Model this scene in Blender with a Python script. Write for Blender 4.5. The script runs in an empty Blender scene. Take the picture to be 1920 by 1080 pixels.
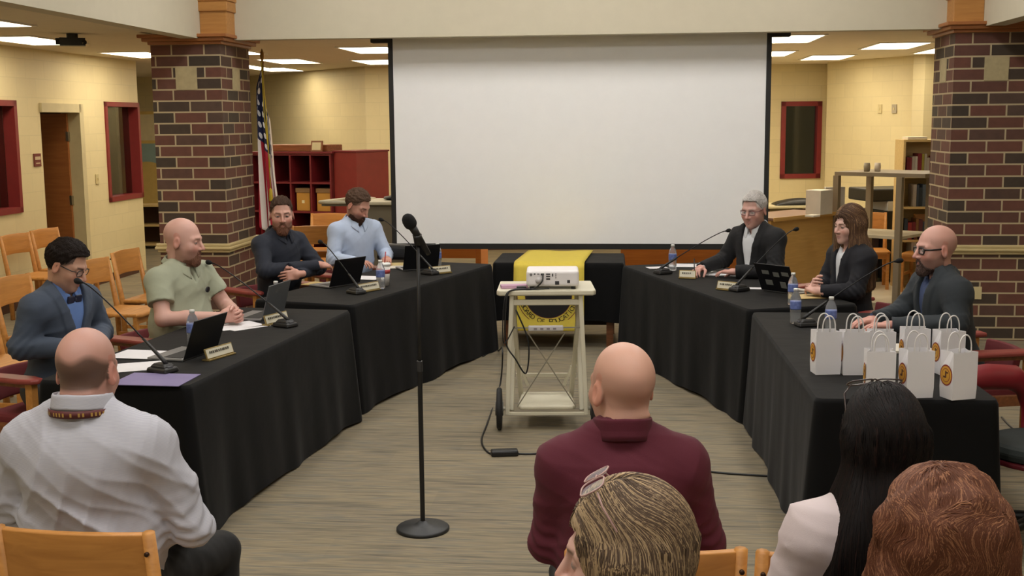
import bpy, bmesh, math, random
import numpy as np
from mathutils import Vector, Matrix
C = bpy.context.scene.collection
R = math.radians
# ------------------------------------------------------------------ camera, world, exposure
FPX, PITCH, CAMH, ROLL = 2220.0, math.atan(.1410), 1.94, -.0085
_f = Vector((0, math.cos(PITCH), -math.sin(PITCH)))
_r = Vector((1, 0, ROLL)); _r = (_r - _f * _r.dot(_f)).normalized()
_u = _r.cross(_f)
cd = bpy.data.cameras.new('camera'); cam = bpy.data.objects.new('camera', cd); C.objects.link(cam)
cd.sensor_width = 36; cd.lens = FPX / 1920 * 36; cd.clip_start = .05; cd.clip_end = 100
cam.matrix_world = Matrix(((_r.x, _u.x, -_f.x, 0), (_r.y, _u.y, -_f.y, 0), (_r.z, _u.z, -_f.z, CAMH), (0, 0, 0, 1)))
bpy.context.scene.camera = cam
vs = bpy.context.scene.view_settings
vs.view_transform = 'Standard'; vs.look = 'None'; vs.gamma = 1; vs.exposure = 0.0; vs.use_curve_mapping = False
W = bpy.data.worlds.new('world'); bpy.context.scene.world = W; W.use_nodes = True
W.node_tree.nodes['Background'].inputs[0].default_value = (.75, .85, 1, 1)
W.node_tree.nodes['Background'].inputs[1].default_value = 1.0

def ray(px, py): return _f * FPX + _r * (px - 960) - _u * (py - 540)
def P(px, py, z):            # the point at height z seen there
    d = ray(px, py); t = (z - CAMH) / d.z
    return Vector((d.x * t, d.y * t, z))
def PY(px, py, Y):           # the point at ground distance Y seen there
    d = ray(px, py); t = Y / d.y
    return Vector((d.x * t, Y, CAMH + d.z * t))
TA = .10; AL = math.atan(TA); CU, SU = math.cos(AL), math.sin(AL)
def uv(u, v, z=0): return Vector((u * CU + v * SU, -u * SU + v * CU, z))   # room axes to world
def touv(p): return p.x * CU - p.y * SU, p.x * SU + p.y * CU

# large lamps of the high ceiling over the meeting area (their fixtures are built below)
LAMP_K = 1.0

# ------------------------------------------------------------------ materials
def lin(c):
    return tuple(((x / 255) / 12.92 if x <= 10 else (((x / 255) + .055) / 1.055) ** 2.4) for x in c) + (1,)
class NT:
    def __init__(s, name):
        s.m = bpy.data.materials.new(name); s.m.use_nodes = True; s.t = s.m.node_tree; s.n = s.t.nodes; s.b = s.n['Principled BSDF']
    def new(s, ty, **kw):
        n = s.n.new(ty)
        for k, v in kw.items():
            if k in n.inputs: n.inputs[k].default_value = v
            else: setattr(n, k, v)
        return n
    def l(s, a, b): s.t.links.new(a, b)
    def coord(s, kind='Object', scale=(1, 1, 1), rot=(0, 0, 0)):
        tc = s.new('ShaderNodeTexCoord'); mp = s.new('ShaderNodeMapping'); mp.inputs['Scale'].default_value = scale; mp.inputs['Rotation'].default_value = rot
        s.l(tc.outputs[kind], mp.inputs[0]); return mp.outputs[0]
    def ramp(s, fac, stops, interp='LINEAR'):
        r = s.new('ShaderNodeValToRGB'); e = r.color_ramp.elements; r.color_ramp.interpolation = interp
        while len(e) < len(stops): e.new(.5)
        for i, (p, c) in enumerate(stops): e[i].position = p; e[i].color = c
        s.l(fac, r.inputs[0]); return r.outputs[0]
    def bump(s, h, strength=.3, dist=.005):
        b = s.new('ShaderNodeBump'); b.inputs['Strength'].default_value = strength; b.inputs['Distance'].default_value = dist
        s.l(h, b.inputs['Height']); s.l(b.outputs[0], s.b.inputs['Normal'])
_mc = {}
def mat(name, col, rough=.6, var=.06, nscale=8, bump=0, bscale=60, metal=0, spec=None, sheen=0, stretch=(1, 1, 1), coat=0, alpha=None, trans=0):
    if name in _mc: return _mc[name]
    m = NT(name); b = m.b
    b.inputs['Roughness'].default_value = rough; b.inputs['Metallic'].default_value = metal
    if spec is not None: b.inputs['Specular IOR Level'].default_value = spec
    if sheen: b.inputs['Sheen Weight'].default_value = sheen; b.inputs['Sheen Roughness'].default_value = .5
    if coat: b.inputs['Coat Weight'].default_value = coat
    if trans: b.inputs['Transmission Weight'].default_value = trans; b.inputs['IOR'].default_value = 1.33
    co = m.coord('Object', stretch)
    nz = m.new('ShaderNodeTexNoise'); nz.inputs['Scale'].default_value = nscale; nz.inputs['Detail'].default_value = 4; m.l(co, nz.inputs['Vector'])
    c = lin(col); a = tuple(max(0, x * (1 - var)) for x in c[:3]) + (1,); d = tuple(min(1, x * (1 + var)) for x in c[:3]) + (1,)
    m.l(m.ramp(nz.outputs[0], [(.3, a), (.7, d)]), b.inputs['Base Color'])
    if bump:
        n2 = m.new('ShaderNodeTexNoise'); n2.inputs['Scale'].default_value = bscale; n2.inputs['Detail'].default_value = 3; m.l(co, n2.inputs['Vector'])
        m.bump(n2.outputs[0], bump)
    _mc[name] = m.m; return m.m
def wood(name, c1, c2, rough=.45, axis=0, sc=6):
    if name in _mc: return _mc[name]
    m = NT(name); s = [sc * 6] * 3; s[axis] = sc * .5
    nz = m.new('ShaderNodeTexNoise'); nz.inputs['Scale'].default_value = 1.0; nz.inputs['Detail'].default_value = 5; nz.inputs['Distortion'].default_value = .6
    m.l(m.coord('Object', s), nz.inputs['Vector'])
    m.l(m.ramp(nz.outputs[0], [(.3, lin(c1)), (.7, lin(c2))]), m.b.inputs['Base Color'])
    m.b.inputs['Roughness'].default_value = rough; m.bump(nz.outputs[0], .08, .002)
    _mc[name] = m.m; return m.m
def emit(name, col, k):
    m = NT(name); m.b.inputs['Base Color'].default_value = lin(col); m.b.inputs['Emission Color'].default_value = lin(col); m.b.inputs['Emission Strength'].default_value = k
    _mc[name] = m.m; return m.m
def vcol(name, rough=.5, sss=0, bump=0, bscale=150, sheen=0, spec=None, aniso=0):
    if name in _mc: return _mc[name]
    m = NT(name); a = m.new('ShaderNodeAttribute'); a.attribute_name = 'Col'
    m.l(a.outputs['Color'], m.b.inputs['Base Color']); m.b.inputs['Roughness'].default_value = rough
    if sss: m.b.inputs['Subsurface Weight'].default_value = sss; m.b.inputs['Subsurface Radius'].default_value = (.012, .004, .002); m.b.inputs['Subsurface Scale'].default_value = 1
    if sheen: m.b.inputs['Sheen Weight'].default_value = sheen
    if spec is not None: m.b.inputs['Specular IOR Level'].default_value = spec
    if bump:
        n2 = m.new('ShaderNodeTexNoise'); n2.inputs['Scale'].default_value = bscale; n2.inputs['Detail'].default_value = 3; m.l(m.coord(), n2.inputs['Vector'])
        m.bump(n2.outputs[0], bump, .003)
    _mc[name] = m.m; return m.m

# ------------------------------------------------------------------ objects
def tag(o, label=None, cat=None, group=None, kind=None):
    if label: o['label'] = label
    if cat: o['category'] = cat
    if group: o['group'] = group
    if kind: o['kind'] = kind
    return o
def empty(name, loc=(0, 0, 0), rz=0, label=None, cat=None, group=None):
    o = bpy.data.objects.new(name, None); C.objects.link(o); o.empty_display_size = .1
    o.location = loc; o.rotation_euler = (0, 0, rz); return tag(o, label, cat, group)
def link(name, me, m=None, parent=None, loc=None, rz=0):
    o = bpy.data.objects.new(name, me); C.objects.link(o)
    if m is not None and len(me.materials) == 0: me.materials.append(m)
    if parent: o.parent = parent
    if loc is not None: o.location = loc
    if rz: o.rotation_euler = (0, 0, rz)
    return o
def copy_tree(o, parent=None):
    c = o.copy(); C.objects.link(c); c.parent = parent
    for ch in list(o.children): copy_tree(ch, c)
    return c
def dup(root, loc, rz=0, label=None, group=None):
    c = copy_tree(root); c.location = loc; c.rotation_euler = (0, 0, rz)
    if label: c['label'] = label
    if group: c['group'] = group
    return c
class MB:
    """collects simple shapes for one mesh"""
    def __init__(s): s.v = []; s.f = []; s.uv = []; s.mi = []; s.cur = 0; s.sm = []
    def add(s, vs, fs, uvs=None, smooth=False):
        o = len(s.v); s.v += [tuple(v) for v in vs]
        for i, f in enumerate(fs):
            s.f.append(tuple(o + k for k in f)); s.mi.append(s.cur); s.sm.append(smooth)
            s.uv.append(uvs[i] if uvs else [(vs[k][0], vs[k][2]) for k in f])
        return s
    def box(s, c, sz, M=None, taper=None):
        x, y, z = (a / 2 for a in sz); c = Vector(c)
        pts = []
        for k in (-1, 1):
            for (i, j) in ((-1, -1), (1, -1), (1, 1), (-1, 1)):
                t = taper if (taper and k > 0) else (1, 1)
                p = Vector((i * x * t[0], j * y * t[1], k * z))
                if M is not None: p = M @ p
                pts.append(c + p)
        return s.add(pts, [(3, 2, 1, 0), (4, 5, 6, 7), (0, 1, 5, 4), (1, 2, 6, 5), (2, 3, 7, 6), (3, 0, 4, 7)])
    def bx(s, x0, x1, y0, y1, z0, z1): return s.box(((x0 + x1) / 2, (y0 + y1) / 2, (z0 + z1) / 2), (abs(x1 - x0), abs(y1 - y0), abs(z1 - z0)))
    def bar(s, a, b, w, d=None, up=(0, 0, 1)):
        a, b = Vector(a), Vector(b); d = d or w; z = (b - a); L = z.length; z.normalize(); up = Vector(up)
        if abs(z.dot(up)) > .98: up = Vector((0, 1, 0))
        x = up.cross(z).normalized(); y = z.cross(x)
        M = Matrix((x, y, z)).transposed(); return s.box((a + b) / 2, (w, d, L), M)
    def tube(s, pts, r, n=10, cap=True, closed=False):
        pts = [Vector(p) for p in pts]; N = len(pts); rr = r if isinstance(r, (list, tuple)) else [r] * N
        rings = []; px = None
        for i in range(N):
            if closed: t = (pts[(i + 1) % N] - pts[i - 1])
            else: t = pts[min(i + 1, N - 1)] - pts[max(i - 1, 0)]
            if t.length < 1e-9: t = Vector((0, 0, 1))
            t.normalize()
            if px is None: px = (Vector((0, 0, 1)) if abs(t.z) < .9 else Vector((1, 0, 0)))
            px = (px - t * px.dot(t)).normalized(); py = t.cross(px)
            rings.append([pts[i] + (px * math.cos(2 * math.pi * k / n) + py * math.sin(2 * math.pi * k / n)) * rr[i] for k in range(n)])
        vs = [p for rg in rings for p in rg]; fs = []
        for i in range(N if closed else N - 1):
            j = (i + 1) % N
            for k in range(n): fs.append((i * n + k, i * n + (k + 1) % n, j * n + (k + 1) % n, j * n + k))
        if cap and not closed: fs += [tuple(range(n - 1, -1, -1)), tuple((N - 1) * n + k for k in range(n))]
        return s.add(vs, fs, smooth=True)
    def cyl(s, c, r, h, n=24, r2=None, axis=(0, 0, 1)):
        a = Vector(axis).normalized(); c = Vector(c)
        return s.tube([c - a * h / 2, c - a * h * .499, c + a * h * .499, c + a * h / 2], [r, r, r2 or r, r2 or r], n)
    def lathe(s, prof, c=(0, 0, 0), n=24, M=None):
        c = Vector(c); vs = []; fs = []
        for (r, z) in prof:
            for k in range(n):
                p = Vector((r * math.cos(2 * math.pi * k / n), r * math.sin(2 * math.pi * k / n), z))
                if M is not None: p = M @ p
                vs.append(c + p)
        for i in range(len(prof) - 1):
            for k in range(n): fs.append((i * n + k, i * n + (k + 1) % n, (i + 1) * n + (k + 1) % n, (i + 1) * n + k))
        fs.append(tuple(range(n - 1, -1, -1))); fs.append(tuple((len(prof) - 1) * n + k for k in range(n)))
        return s.add(vs, fs, smooth=True)
    def prism(s, poly, z0, z1, M=None, c=(0, 0, 0)):
        n = len(poly); c = Vector(c)
        pts = [Vector((x, y, z0)) for x, y in poly] + [Vector((x, y, z1)) for x, y in poly]
        if M is not None: pts = [M @ p for p in pts]
        pts = [c + p for p in pts]
        return s.add(pts, [tuple(range(n - 1, -1, -1)), tuple(range(n, 2 * n))] + [(i, (i + 1) % n, n + (i + 1) % n, n + i) for i in range(n)])
    def grid(s, fn, nu, nv, closed=False, smooth=True, uvf=None):
        vs = []; 
        for i in range(nu + (0 if closed else 1)):
            for j in range(nv + 1): vs.append(fn(i / nu, j / nv))
        m = nv + 1; fs = []; uvs = []
        for i in range(nu):
            i2 = (i + 1) % nu if closed else i + 1
            for j in range(nv):
                fs.append((i * m + j, i2 * m + j, i2 * m + j + 1, i * m + j + 1))
                uvs.append([(i / nu, j / nv), ((i + 1) / nu, j / nv), ((i + 1) / nu, (j + 1) / nv), (i / nu, (j + 1) / nv)])
        return s.add(vs, fs, uvs, smooth)
    def mesh(s, name):
        me = bpy.data.meshes.new(name); me.from_pydata([tuple(v) for v in s.v], [], s.f)
        ul = me.uv_layers.new(name='UVMap'); k = 0
        flat = [c for f in s.uv for p in f for c in p]; ul.data.foreach_set('uv', flat)
        me.polygons.foreach_set('material_index', s.mi); me.polygons.foreach_set('use_smooth', s.sm)
        me.validate(); me.update(); return me
    def build(s, name, m=None, parent=None, loc=None, rz=0, bevel=0, solid=0, mats=None, seg=2):
        me = s.mesh(name)
        if mats:
            for q in mats: me.materials.append(q)
        o = link(name, me, m, parent, loc, rz)
        if solid: k = o.modifiers.new('s', 'SOLIDIFY'); k.thickness = solid
        if bevel: k = o.modifiers.new('b', 'BEVEL'); k.width = bevel; k.segments = seg; k.limit_method = 'ANGLE'; k.angle_limit = R(50)
        return o
def struct(name, mb, m, **kw): return tag(mb.build(name, m, **kw), kind='structure')
def text_mesh(name, s, size, m, parent=None, M=None, depth=.0008, align='CENTER'):
    cu = bpy.data.curves.new(name, 'FONT'); cu.body = s; cu.size = size; cu.extrude = depth; cu.align_x = align; cu.align_y = 'CENTER'; cu.resolution_u = 3
    to = bpy.data.objects.new('t', cu); C.objects.link(to)
    me = bpy.data.meshes.new_from_object(to.evaluated_get(bpy.context.evaluated_depsgraph_get()))
    bpy.data.objects.remove(to); bpy.data.curves.remove(cu)
    o = link(name, me, m, parent)
    if M is not None: o.matrix_local = M
    return o
rng = random.Random(5)
# ================================================================== SETTING
def bricks(name, bw, bh, mortar, mcol, stops, rough=.8, bstr=.5, offset=.5, dirt=.35):
    m = NT(name); tc = m.new('ShaderNodeTexCoord')
    b = m.new('ShaderNodeTexBrick'); b.offset = offset; b.inputs['Scale'].default_value = 1; b.inputs['Brick Width'].default_value = bw; b.inputs['Row Height'].default_value = bh
    b.inputs['Mortar Size'].default_value = mortar; b.inputs['Mortar Smooth'].default_value = .2
    b.inputs['Color1'].default_value = (0, 0, 0, 1); b.inputs['Color2'].default_value = (1, 1, 1, 1); b.inputs['Mortar'].default_value = (.5, .5, .5, 1)
    m.l(tc.outputs['UV'], b.inputs['Vector'])
    col = m.ramp(b.outputs['Color'], stops)
    nz = m.new('ShaderNodeTexNoise'); nz.inputs['Scale'].default_value = 14; nz.inputs['Detail'].default_value = 6; m.l(m.coord(), nz.inputs['Vector'])
    mx = m.new('ShaderNodeMix', data_type='RGBA', blend_type='MULTIPLY'); mx.inputs[0].default_value = dirt
    m.l(col, mx.inputs[6]); m.l(m.ramp(nz.outputs[0], [(.3, (.6, .6, .6, 1)), (.7, (1.2, 1.2, 1.2, 1))]), mx.inputs[7])
    m2 = m.new('ShaderNodeMix', data_type='RGBA'); m.l(b.outputs['Fac'], m2.inputs[0]); m.l(mx.outputs[2], m2.inputs[6]); m2.inputs[7].default_value = lin(mcol)
    m.l(m2.outputs[2], m.b.inputs['Base Color']); m.b.inputs['Roughness'].default_value = rough
    iv = m.new('ShaderNodeMath', operation='SUBTRACT'); iv.inputs[0].default_value = 1; m.l(b.outputs['Fac'], iv.inputs[1])
    m.bump(iv.outputs[0], bstr, .006); return m.m
M_BRICK = bricks('brick', .305, .1016, .008, (176, 160, 128), [(0, lin((62, 52, 42))), (.22, lin((70, 56, 46))), (.34, lin((98, 62, 50))), (.65, lin((106, 66, 54))), (.8, lin((92, 60, 50))), (1, lin((82, 66, 56)))])
WC = (222, 208, 164)
M_WALL = bricks('painted_block', .4064, .2032, .004, tuple(int(c * .95) for c in WC), [(0, lin(WC)), (1, lin(tuple(int(c * .98) for c in WC)))], .55, .15, dirt=.04)
M_FASCIA = mat('fascia_paint', (198, 190, 168), .8, .02)
M_CEIL = bricks('ceiling_tile', .61, .61, .006, (222, 212, 192), [(0, lin((222, 210, 186))), (1, lin((226, 214, 190)))], .9, .1, offset=0, dirt=.08)
M_OAK = wood('oak_wood', (172, 118, 58), (190, 136, 72))
M_OAKD = wood('oak_trim_wood', (150, 92, 48), (166, 106, 56))
M_REDF = mat('maroon_frame_paint', (128, 38, 38), .5)
M_TAN = mat('tan_stone', (176, 162, 124), .7, .08, 20, .1)
M_METALF = mat('cream_frame_paint', (196, 184, 146), .5)
M_PALETILE = mat('pale_floor_tile', (225, 215, 190), .35, .05, 3)
def carpet():
    m = NT('striped_carpet_plank')
    nz = m.new('ShaderNodeTexNoise'); nz.inputs['Scale'].default_value = 1; nz.inputs['Detail'].default_value = 3; nz.inputs['Roughness'].default_value = .6
    m.l(m.coord('UV', (1.6, 26, 1)), nz.inputs['Vector'])
    n2 = m.new('ShaderNodeTexNoise'); n2.inputs['Scale'].default_value = 1; n2.inputs['Detail'].default_value = 5; m.l(m.coord('UV', (7, 90, 1)), n2.inputs['Vector'])
    b = m.new('ShaderNodeTexBrick'); b.offset = .37; b.inputs['Scale'].default_value = 1; b.inputs['Brick Width'].default_value = 1.0; b.inputs['Row Height'].default_value = .25; b.inputs['Mortar Size'].default_value = 0
    b.inputs['Color1'].default_value = (0, 0, 0, 1); b.inputs['Color2'].default_value = (1, 1, 1, 1); m.l(m.coord('UV'), b.inputs['Vector'])
    col = m.ramp(nz.outputs[0], [(.30, lin((92, 87, 78))), (.42, lin((122, 113, 96))), (.52, lin((142, 130, 107))), (.61, lin((116, 112, 102))), (.72, lin((160, 144, 110)))])
    mx = m.new('ShaderNodeMix', data_type='RGBA', blend_type='MULTIPLY'); mx.inputs[0].default_value = .55
    m.l(col, mx.inputs[6]); m.l(m.ramp(n2.outputs[0], [(.3, (.66, .66, .68, 1)), (.7, (1.2, 1.18, 1.1, 1))]), mx.inputs[7])
    m3 = m.new('ShaderNodeMix', data_type='RGBA', blend_type='MULTIPLY'); m3.inputs[0].default_value = .5
    m.l(mx.outputs[2], m3.inputs[6]); m.l(m.ramp(b.outputs['Color'], [(0, (.82, .83, .86, 1)), (1, (1.08, 1.06, 1, 1))]), m3.inputs[7])
    m.l(m3.outputs[2], m.b.inputs['Base Color']); m.b.inputs['Roughness'].default_value = .75; m.b.inputs['Specular IOR Level'].default_value = .25
    m.bump(n2.outputs[0], .1, .002); return m.m
M_CARPET = carpet()

def quad_uv(mb, pts, uvs): mb.add(pts, [(0, 1, 2, 3)], [uvs])
def slab(name, poly, z, t, m, up=True):
    mb = MB(); n = len(poly); z2 = z - t if up else z + t
    top = [(p.x, p.y, z) for p in poly]; bot = [(p.x, p.y, z2) for p in poly]
    uvs = [[touv(p) for p in poly], [touv(p) for p in poly]]
    mb.add(top + bot, [tuple(range(n)), tuple(range(2 * n - 1, n - 1, -1))] + [(i, n + i, n + (i + 1) % n, (i + 1) % n) for i in range(n)], uvs + [[(0, 0)] * 4] * n)
    return struct(name, mb, m)
def wallseg(name, a, b, z0, z1, m, t=.12, holes=(), side=1):
    """wall from a to b (world xy), holes = [(s0,s1,z0,z1)] along it; thickness away from the camera side"""
    a, b = Vector((a[0], a[1], 0)), Vector((b[0], b[1], 0)); L = (b - a).length; d = (b - a) / L; nrm = Vector((-d.y, d.x, 0)) * side
    xs = sorted({0, L} | {h[0] for h in holes} | {h[1] for h in holes}); zs = sorted({z0, z1} | {h[2] for h in holes} | {h[3] for h in holes})
    mb = MB()
    for i in range(len(xs) - 1):
        for j in range(len(zs) - 1):
            cx, cz = (xs[i] + xs[i + 1]) / 2, (zs[j] + zs[j + 1]) / 2
            if any(h[0] < cx < h[1] and h[2] < cz < h[3] for h in holes): continue
            p = [a + d * xs[i], a + d * xs[i + 1]]; q = []
            for zz in (zs[j], zs[j + 1]):
                for (pp) in (p[0], p[1]): q.append((pp.x, pp.y, zz))
            for zz in (zs[j], zs[j + 1]):
                for (pp) in (p[0], p[1]): w = pp + nrm * t; q.append((w.x, w.y, zz))
            u0, u1 = xs[i], xs[i + 1]; v0, v1 = zs[j], zs[j + 1]
            U = [(u0, v0), (u1, v0), (u1, v1), (u0, v1)]; S = [(0, v0), (t, v0), (t, v1), (0, v1)]; Tq = [(u0, 0), (u1, 0), (u1, t), (u0, t)]
            mb.add(q, [(0, 1, 3, 2), (5, 4, 6, 7), (4, 0, 2, 6), (1, 5, 7, 3), (2, 3, 7, 6), (4, 5, 1, 0)], [U, U, S, S, Tq, Tq])
    return struct(name, mb, m)
ZC, ZB, ZH = 2.76, 2.70, 4.2
UW = -6.45                      # left wall plane (room axes)
LV1 = 14.95                     # where the left wall ends
# floor: carpet, and pale tile beyond
slab('floor', [uv(-12, -5), uv(9, -5), uv(9, 22), uv(-12, 22)], 0, .1, M_CARPET)
slab('floor_entry', [uv(.4, 12.9, 0), uv(8.9, 12.2, 0), uv(8.9, 21, 0), uv(.4, 21, 0)], .004, .02, M_PALETILE)
# low ceiling ring with troffers, and the high ceiling over the meeting area
UL, UR = touv(PY(371, 71, 10.85))[0], touv(PY(1840, 50, 10.3))[0]            # fascia planes (inner faces)
VF, VB = 10.80, -4.9
ring = [([uv(-12, -5), uv(UL - .16, -5), uv(UL - .16, 22), uv(-12, 22)], 'ceiling_left'), ([uv(UR + .16, -5), uv(9.5, -5), uv(9.5, 22), uv(UR + .16, 22)], 'ceiling_right'), ([uv(UL - .16, VF + .16), uv(UR + .16, VF + .16), uv(UR + .16, 22), uv(UL - .16, 22)], 'ceiling_back')]
for poly, nm in ring: slab(nm, poly, ZC, .08, M_CEIL, up=False)
slab('ceiling_high', [uv(UL - .3, -5), uv(UR + .3, -5), uv(UR + .3, VF + .3), uv(UL - .3, VF + .3)], ZH, .1, mat('high_ceiling_paint', (225, 220, 208), .9, .02), up=False)
def uvbox(mb, u0, u1, v0, v1, z0, z1):
    c = [uv(u0, v0), uv(u1, v0), uv(u1, v1), uv(u0, v1)]
    q = [(p.x, p.y, z0) for p in c] + [(p.x, p.y, z1) for p in c]
    def s(a, b): return [(a, z0), (b, z0), (b, z1), (a, z1)]
    T = [(u0, v0), (u1, v0), (u1, v1), (u0, v1)]
    mb.add(q, [(3, 2, 1, 0), (4, 5, 6, 7), (0, 1, 5, 4), (1, 2, 6, 5), (2, 3, 7, 6), (3, 0, 4, 7)], [T, T, s(u0, u1), s(v0, v1), s(-u1, -u0), s(-v1, -v0)]); return mb
struct('trim_fascia_back', uvbox(MB(), UL - .16, UR + .16, VF, VF + .16, ZB, ZH), M_FASCIA)
struct('trim_fascia_left', uvbox(MB(), UL - .16, UL, VB, VF, ZB, ZH), M_FASCIA)
struct('trim_fascia_right', uvbox(MB(), UR, UR + .16, VB, VF, ZB, ZH), M_FASCIA)

# brick pillars with oak cap and post
def pillar(u0, v0, w, post_u, label, side, dp=.82):
    e = empty('brick_pillar', uv(u0 + w / 2, v0 + dp / 2), 0, label, 'pillar', 'brick pillars')
    M = Matrix.Rotation(-AL, 4, 'Z'); h = w / 2; g = dp / 2
    def L(mb, nm, m, bevel=0):
        o = mb.build(nm, m, e, bevel=bevel); o.rotation_euler = (0, 0, -AL); return o
    mb = MB(); z1 = 2.66
    off = .11 if side < 0 else .16
    cs = [(-h, -g), (h, -g), (h, g), (-h, g)]; us = [0, w, w + dp, 2 * w + dp]
    for i in range(4):
        a, b = cs[i], cs[(i + 1) % 4]; u = us[i] + off; wd = (w, dp)[i % 2]
        mb.add([(a[0], a[1], 0), (b[0], b[1], 0), (b[0], b[1], z1), (a[0], a[1], z1)], [(0, 1, 2, 3)], [[(u, -.013), (u + wd, -.013), (u + wd, z1 - .013), (u, z1 - .013)]])
    mb.add([(x, y, z1) for x, y in cs], [(0, 1, 2, 3)]); L(mb, 'shaft', M_BRICK)
    mb = MB(); zb = 2.347 - .1016
    for (x, y) in ((0, -1), (1, 0), (-1, 0), (0, 1)):
        if x == 0: mb.box((0, y * g, zb + .1016), (.2, .012, .2))
        else: mb.box((x * h, 0, zb + .1016), (.012, .2, .2))
    L(mb, 'tan_accent_block', M_TAN)
    mb = MB(); zr = .80                   # bullnose course
    for k, (z, o) in enumerate(((zr - .028, .02), (zr, .04), (zr + .028, .03))): mb.box((0, 0, z), (w + o * 2, dp + o * 2, .028))
    L(mb, 'chair_rail', mat('cream_stone', (196, 178, 130), .5, .05), .008)
    mb = MB(); mb.box((0, 0, 2.665), (w + .04, dp + .04, .03)); mb.box((0, 0, 2.695), (w + .12, dp + .12, .035)); mb.box((0, 0, 2.725), (w + .18, dp + .18, .03)); L(mb, 'cap_moulding', M_OAKD, .006)
    pu = post_u - (u0 + w / 2)
    mb = MB(); mb.bx(pu - .125, pu + .125, -g - .0, -g + .24, 2.74, 3.12); mb.bx(pu - .14, pu + .14, -g - .02, -g + .25, 2.94, 3.03); mb.bx(pu - .15, pu + .15, -g - .03, -g + .25, 3.03, 3.06)
    L(mb, 'corner_post', M_OAK, .006)
    mb = MB(); mb.box((-.07, -g - .003, .42), (.07, .006, .11)); 
    if side > 0: L(mb, 'outlet_plate', mat('ivory_plastic', (205, 190, 145), .4))
    return e
uP = touv(PY(418, 250, 10.88))[0]
pillar(uP - .65, 10.58, .65, UL + .125, 'left square brick pillar with a tan block near its oak cap, beside the flag', -1)
pillar(2.745, 10.58, .70, UR - .125, 'right square brick pillar behind the bald man in the grey blazer', 1, .68)

# walls
def wp(px, Y): p = PY(px, 300, Y); return (p.x, p.y)
a, b = uv(UW, LV1), uv(UW, -5)
def sv(px):      # position along the left wall seen at pixel column px
    k = (px - 960) / FPX * .99; # X = k*Y
    # uv: u = X*CU - Y*SU = UW
    Y = UW / (k * CU - SU); X = k * Y; return X * SU + Y * CU
H1 = (LV1 - sv(33), LV1 - sv(33) + 1.5, 1.02, 2.2)           # near red window
H2 = (LV1 - sv(263) , LV1 - sv(199), .98, 2.22)      # red window
HD = (LV1 - sv(152), LV1 - sv(78), 0, 2.13)            # door
wallseg('wall_left', (a.x, a.y), (b.x, b.y), 0, ZC, M_WALL, .2, [H1, H2, HD], side=-1)
def lw(s, z, o=0):    # point on the left wall face, s measured from its far end, o into the room
    p = uv(UW + o, LV1 - s, z); return p
def frame_in_wall(name, h, m, fw=.06, depth=.06, glass=True):
    s0, s1, z0, z1 = h; f = MB()
    for (q0, q1, w0, w1) in ((s0, s1, z1 - fw, z1), (s0, s1, z0, z0 + fw), (s0, s0 + fw, z0, z1), (s1 - fw, s1, z0, z1)):
        uvbox(f, UW - depth - .14, UW + .02, LV1 - q1, LV1 - q0, w0, w1)
    o = struct(name, f, m)
    if glass:
        g = MB(); uvbox(g, UW - .12, UW - .112, LV1 - s1 + fw, LV1 - s0 - fw, z0 + fw, z1 - fw)
        gm = mat('window_glass', (205, 206, 200), .05, .0, trans=1)
        q = g.build('glass_pane', gm, o)
    return o
frame_in_wall('window_1', H1, M_REDF)
frame_in_wall('window_2', H2, M_REDF)
# dim office behind the left wall
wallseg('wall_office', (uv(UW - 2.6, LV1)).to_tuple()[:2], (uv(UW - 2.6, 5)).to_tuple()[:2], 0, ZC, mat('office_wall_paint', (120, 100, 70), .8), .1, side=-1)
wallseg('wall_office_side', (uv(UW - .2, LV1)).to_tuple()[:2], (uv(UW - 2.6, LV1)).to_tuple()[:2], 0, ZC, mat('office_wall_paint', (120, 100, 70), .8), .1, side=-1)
# door frame and open door
f = MB(); s0, s1, z0, z1 = HD
for (q0, q1, w0, w1) in ((s0, s1, z1 - .05, z1 + .05), (s0 - .05, s0 + .05, 0, z1 + .05), (s1 - .03, s1, 0, z1 + .0)):
    uvbox(f, UW - .2, UW + (.03 if q1 - q0 > .05 else -.01), LV1 - q1, LV1 - q0, w0, w1)
struct('trim_door', f, M_METALF)
dd = empty('door_1'); dd['kind'] = 'structure'
hp = uv(UW - .12, LV1 - s0 - .06, 0); dd.location = hp; dd.rotation_euler = (0, 0, R(168))
mb = MB(); mb.bx(0, .9, -.022, .022, .01, 2.07); mb.build('door_leaf', M_OAKD, dd)
mb = MB(); mb.tube([(.83, -.03, 1.0), (.83, -.07, 1.0), (.72, -.08, 1.0)], .01); mb.tube([(.83, .03, 1.0), (.83, .07, 1.0), (.72, .08, 1.0)], .01); mb.build('door_handle', mat('brushed_steel', (180, 175, 165), .3, metal=1), dd)
mb = MB(); [mb.bx(-.015, .015, -.035, .03, z, z + .11) for z in (.25, 1.0, 1.75)]; mb.build('hinge', mat('brushed_steel', (180, 175, 165), .3, metal=1), dd)
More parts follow.
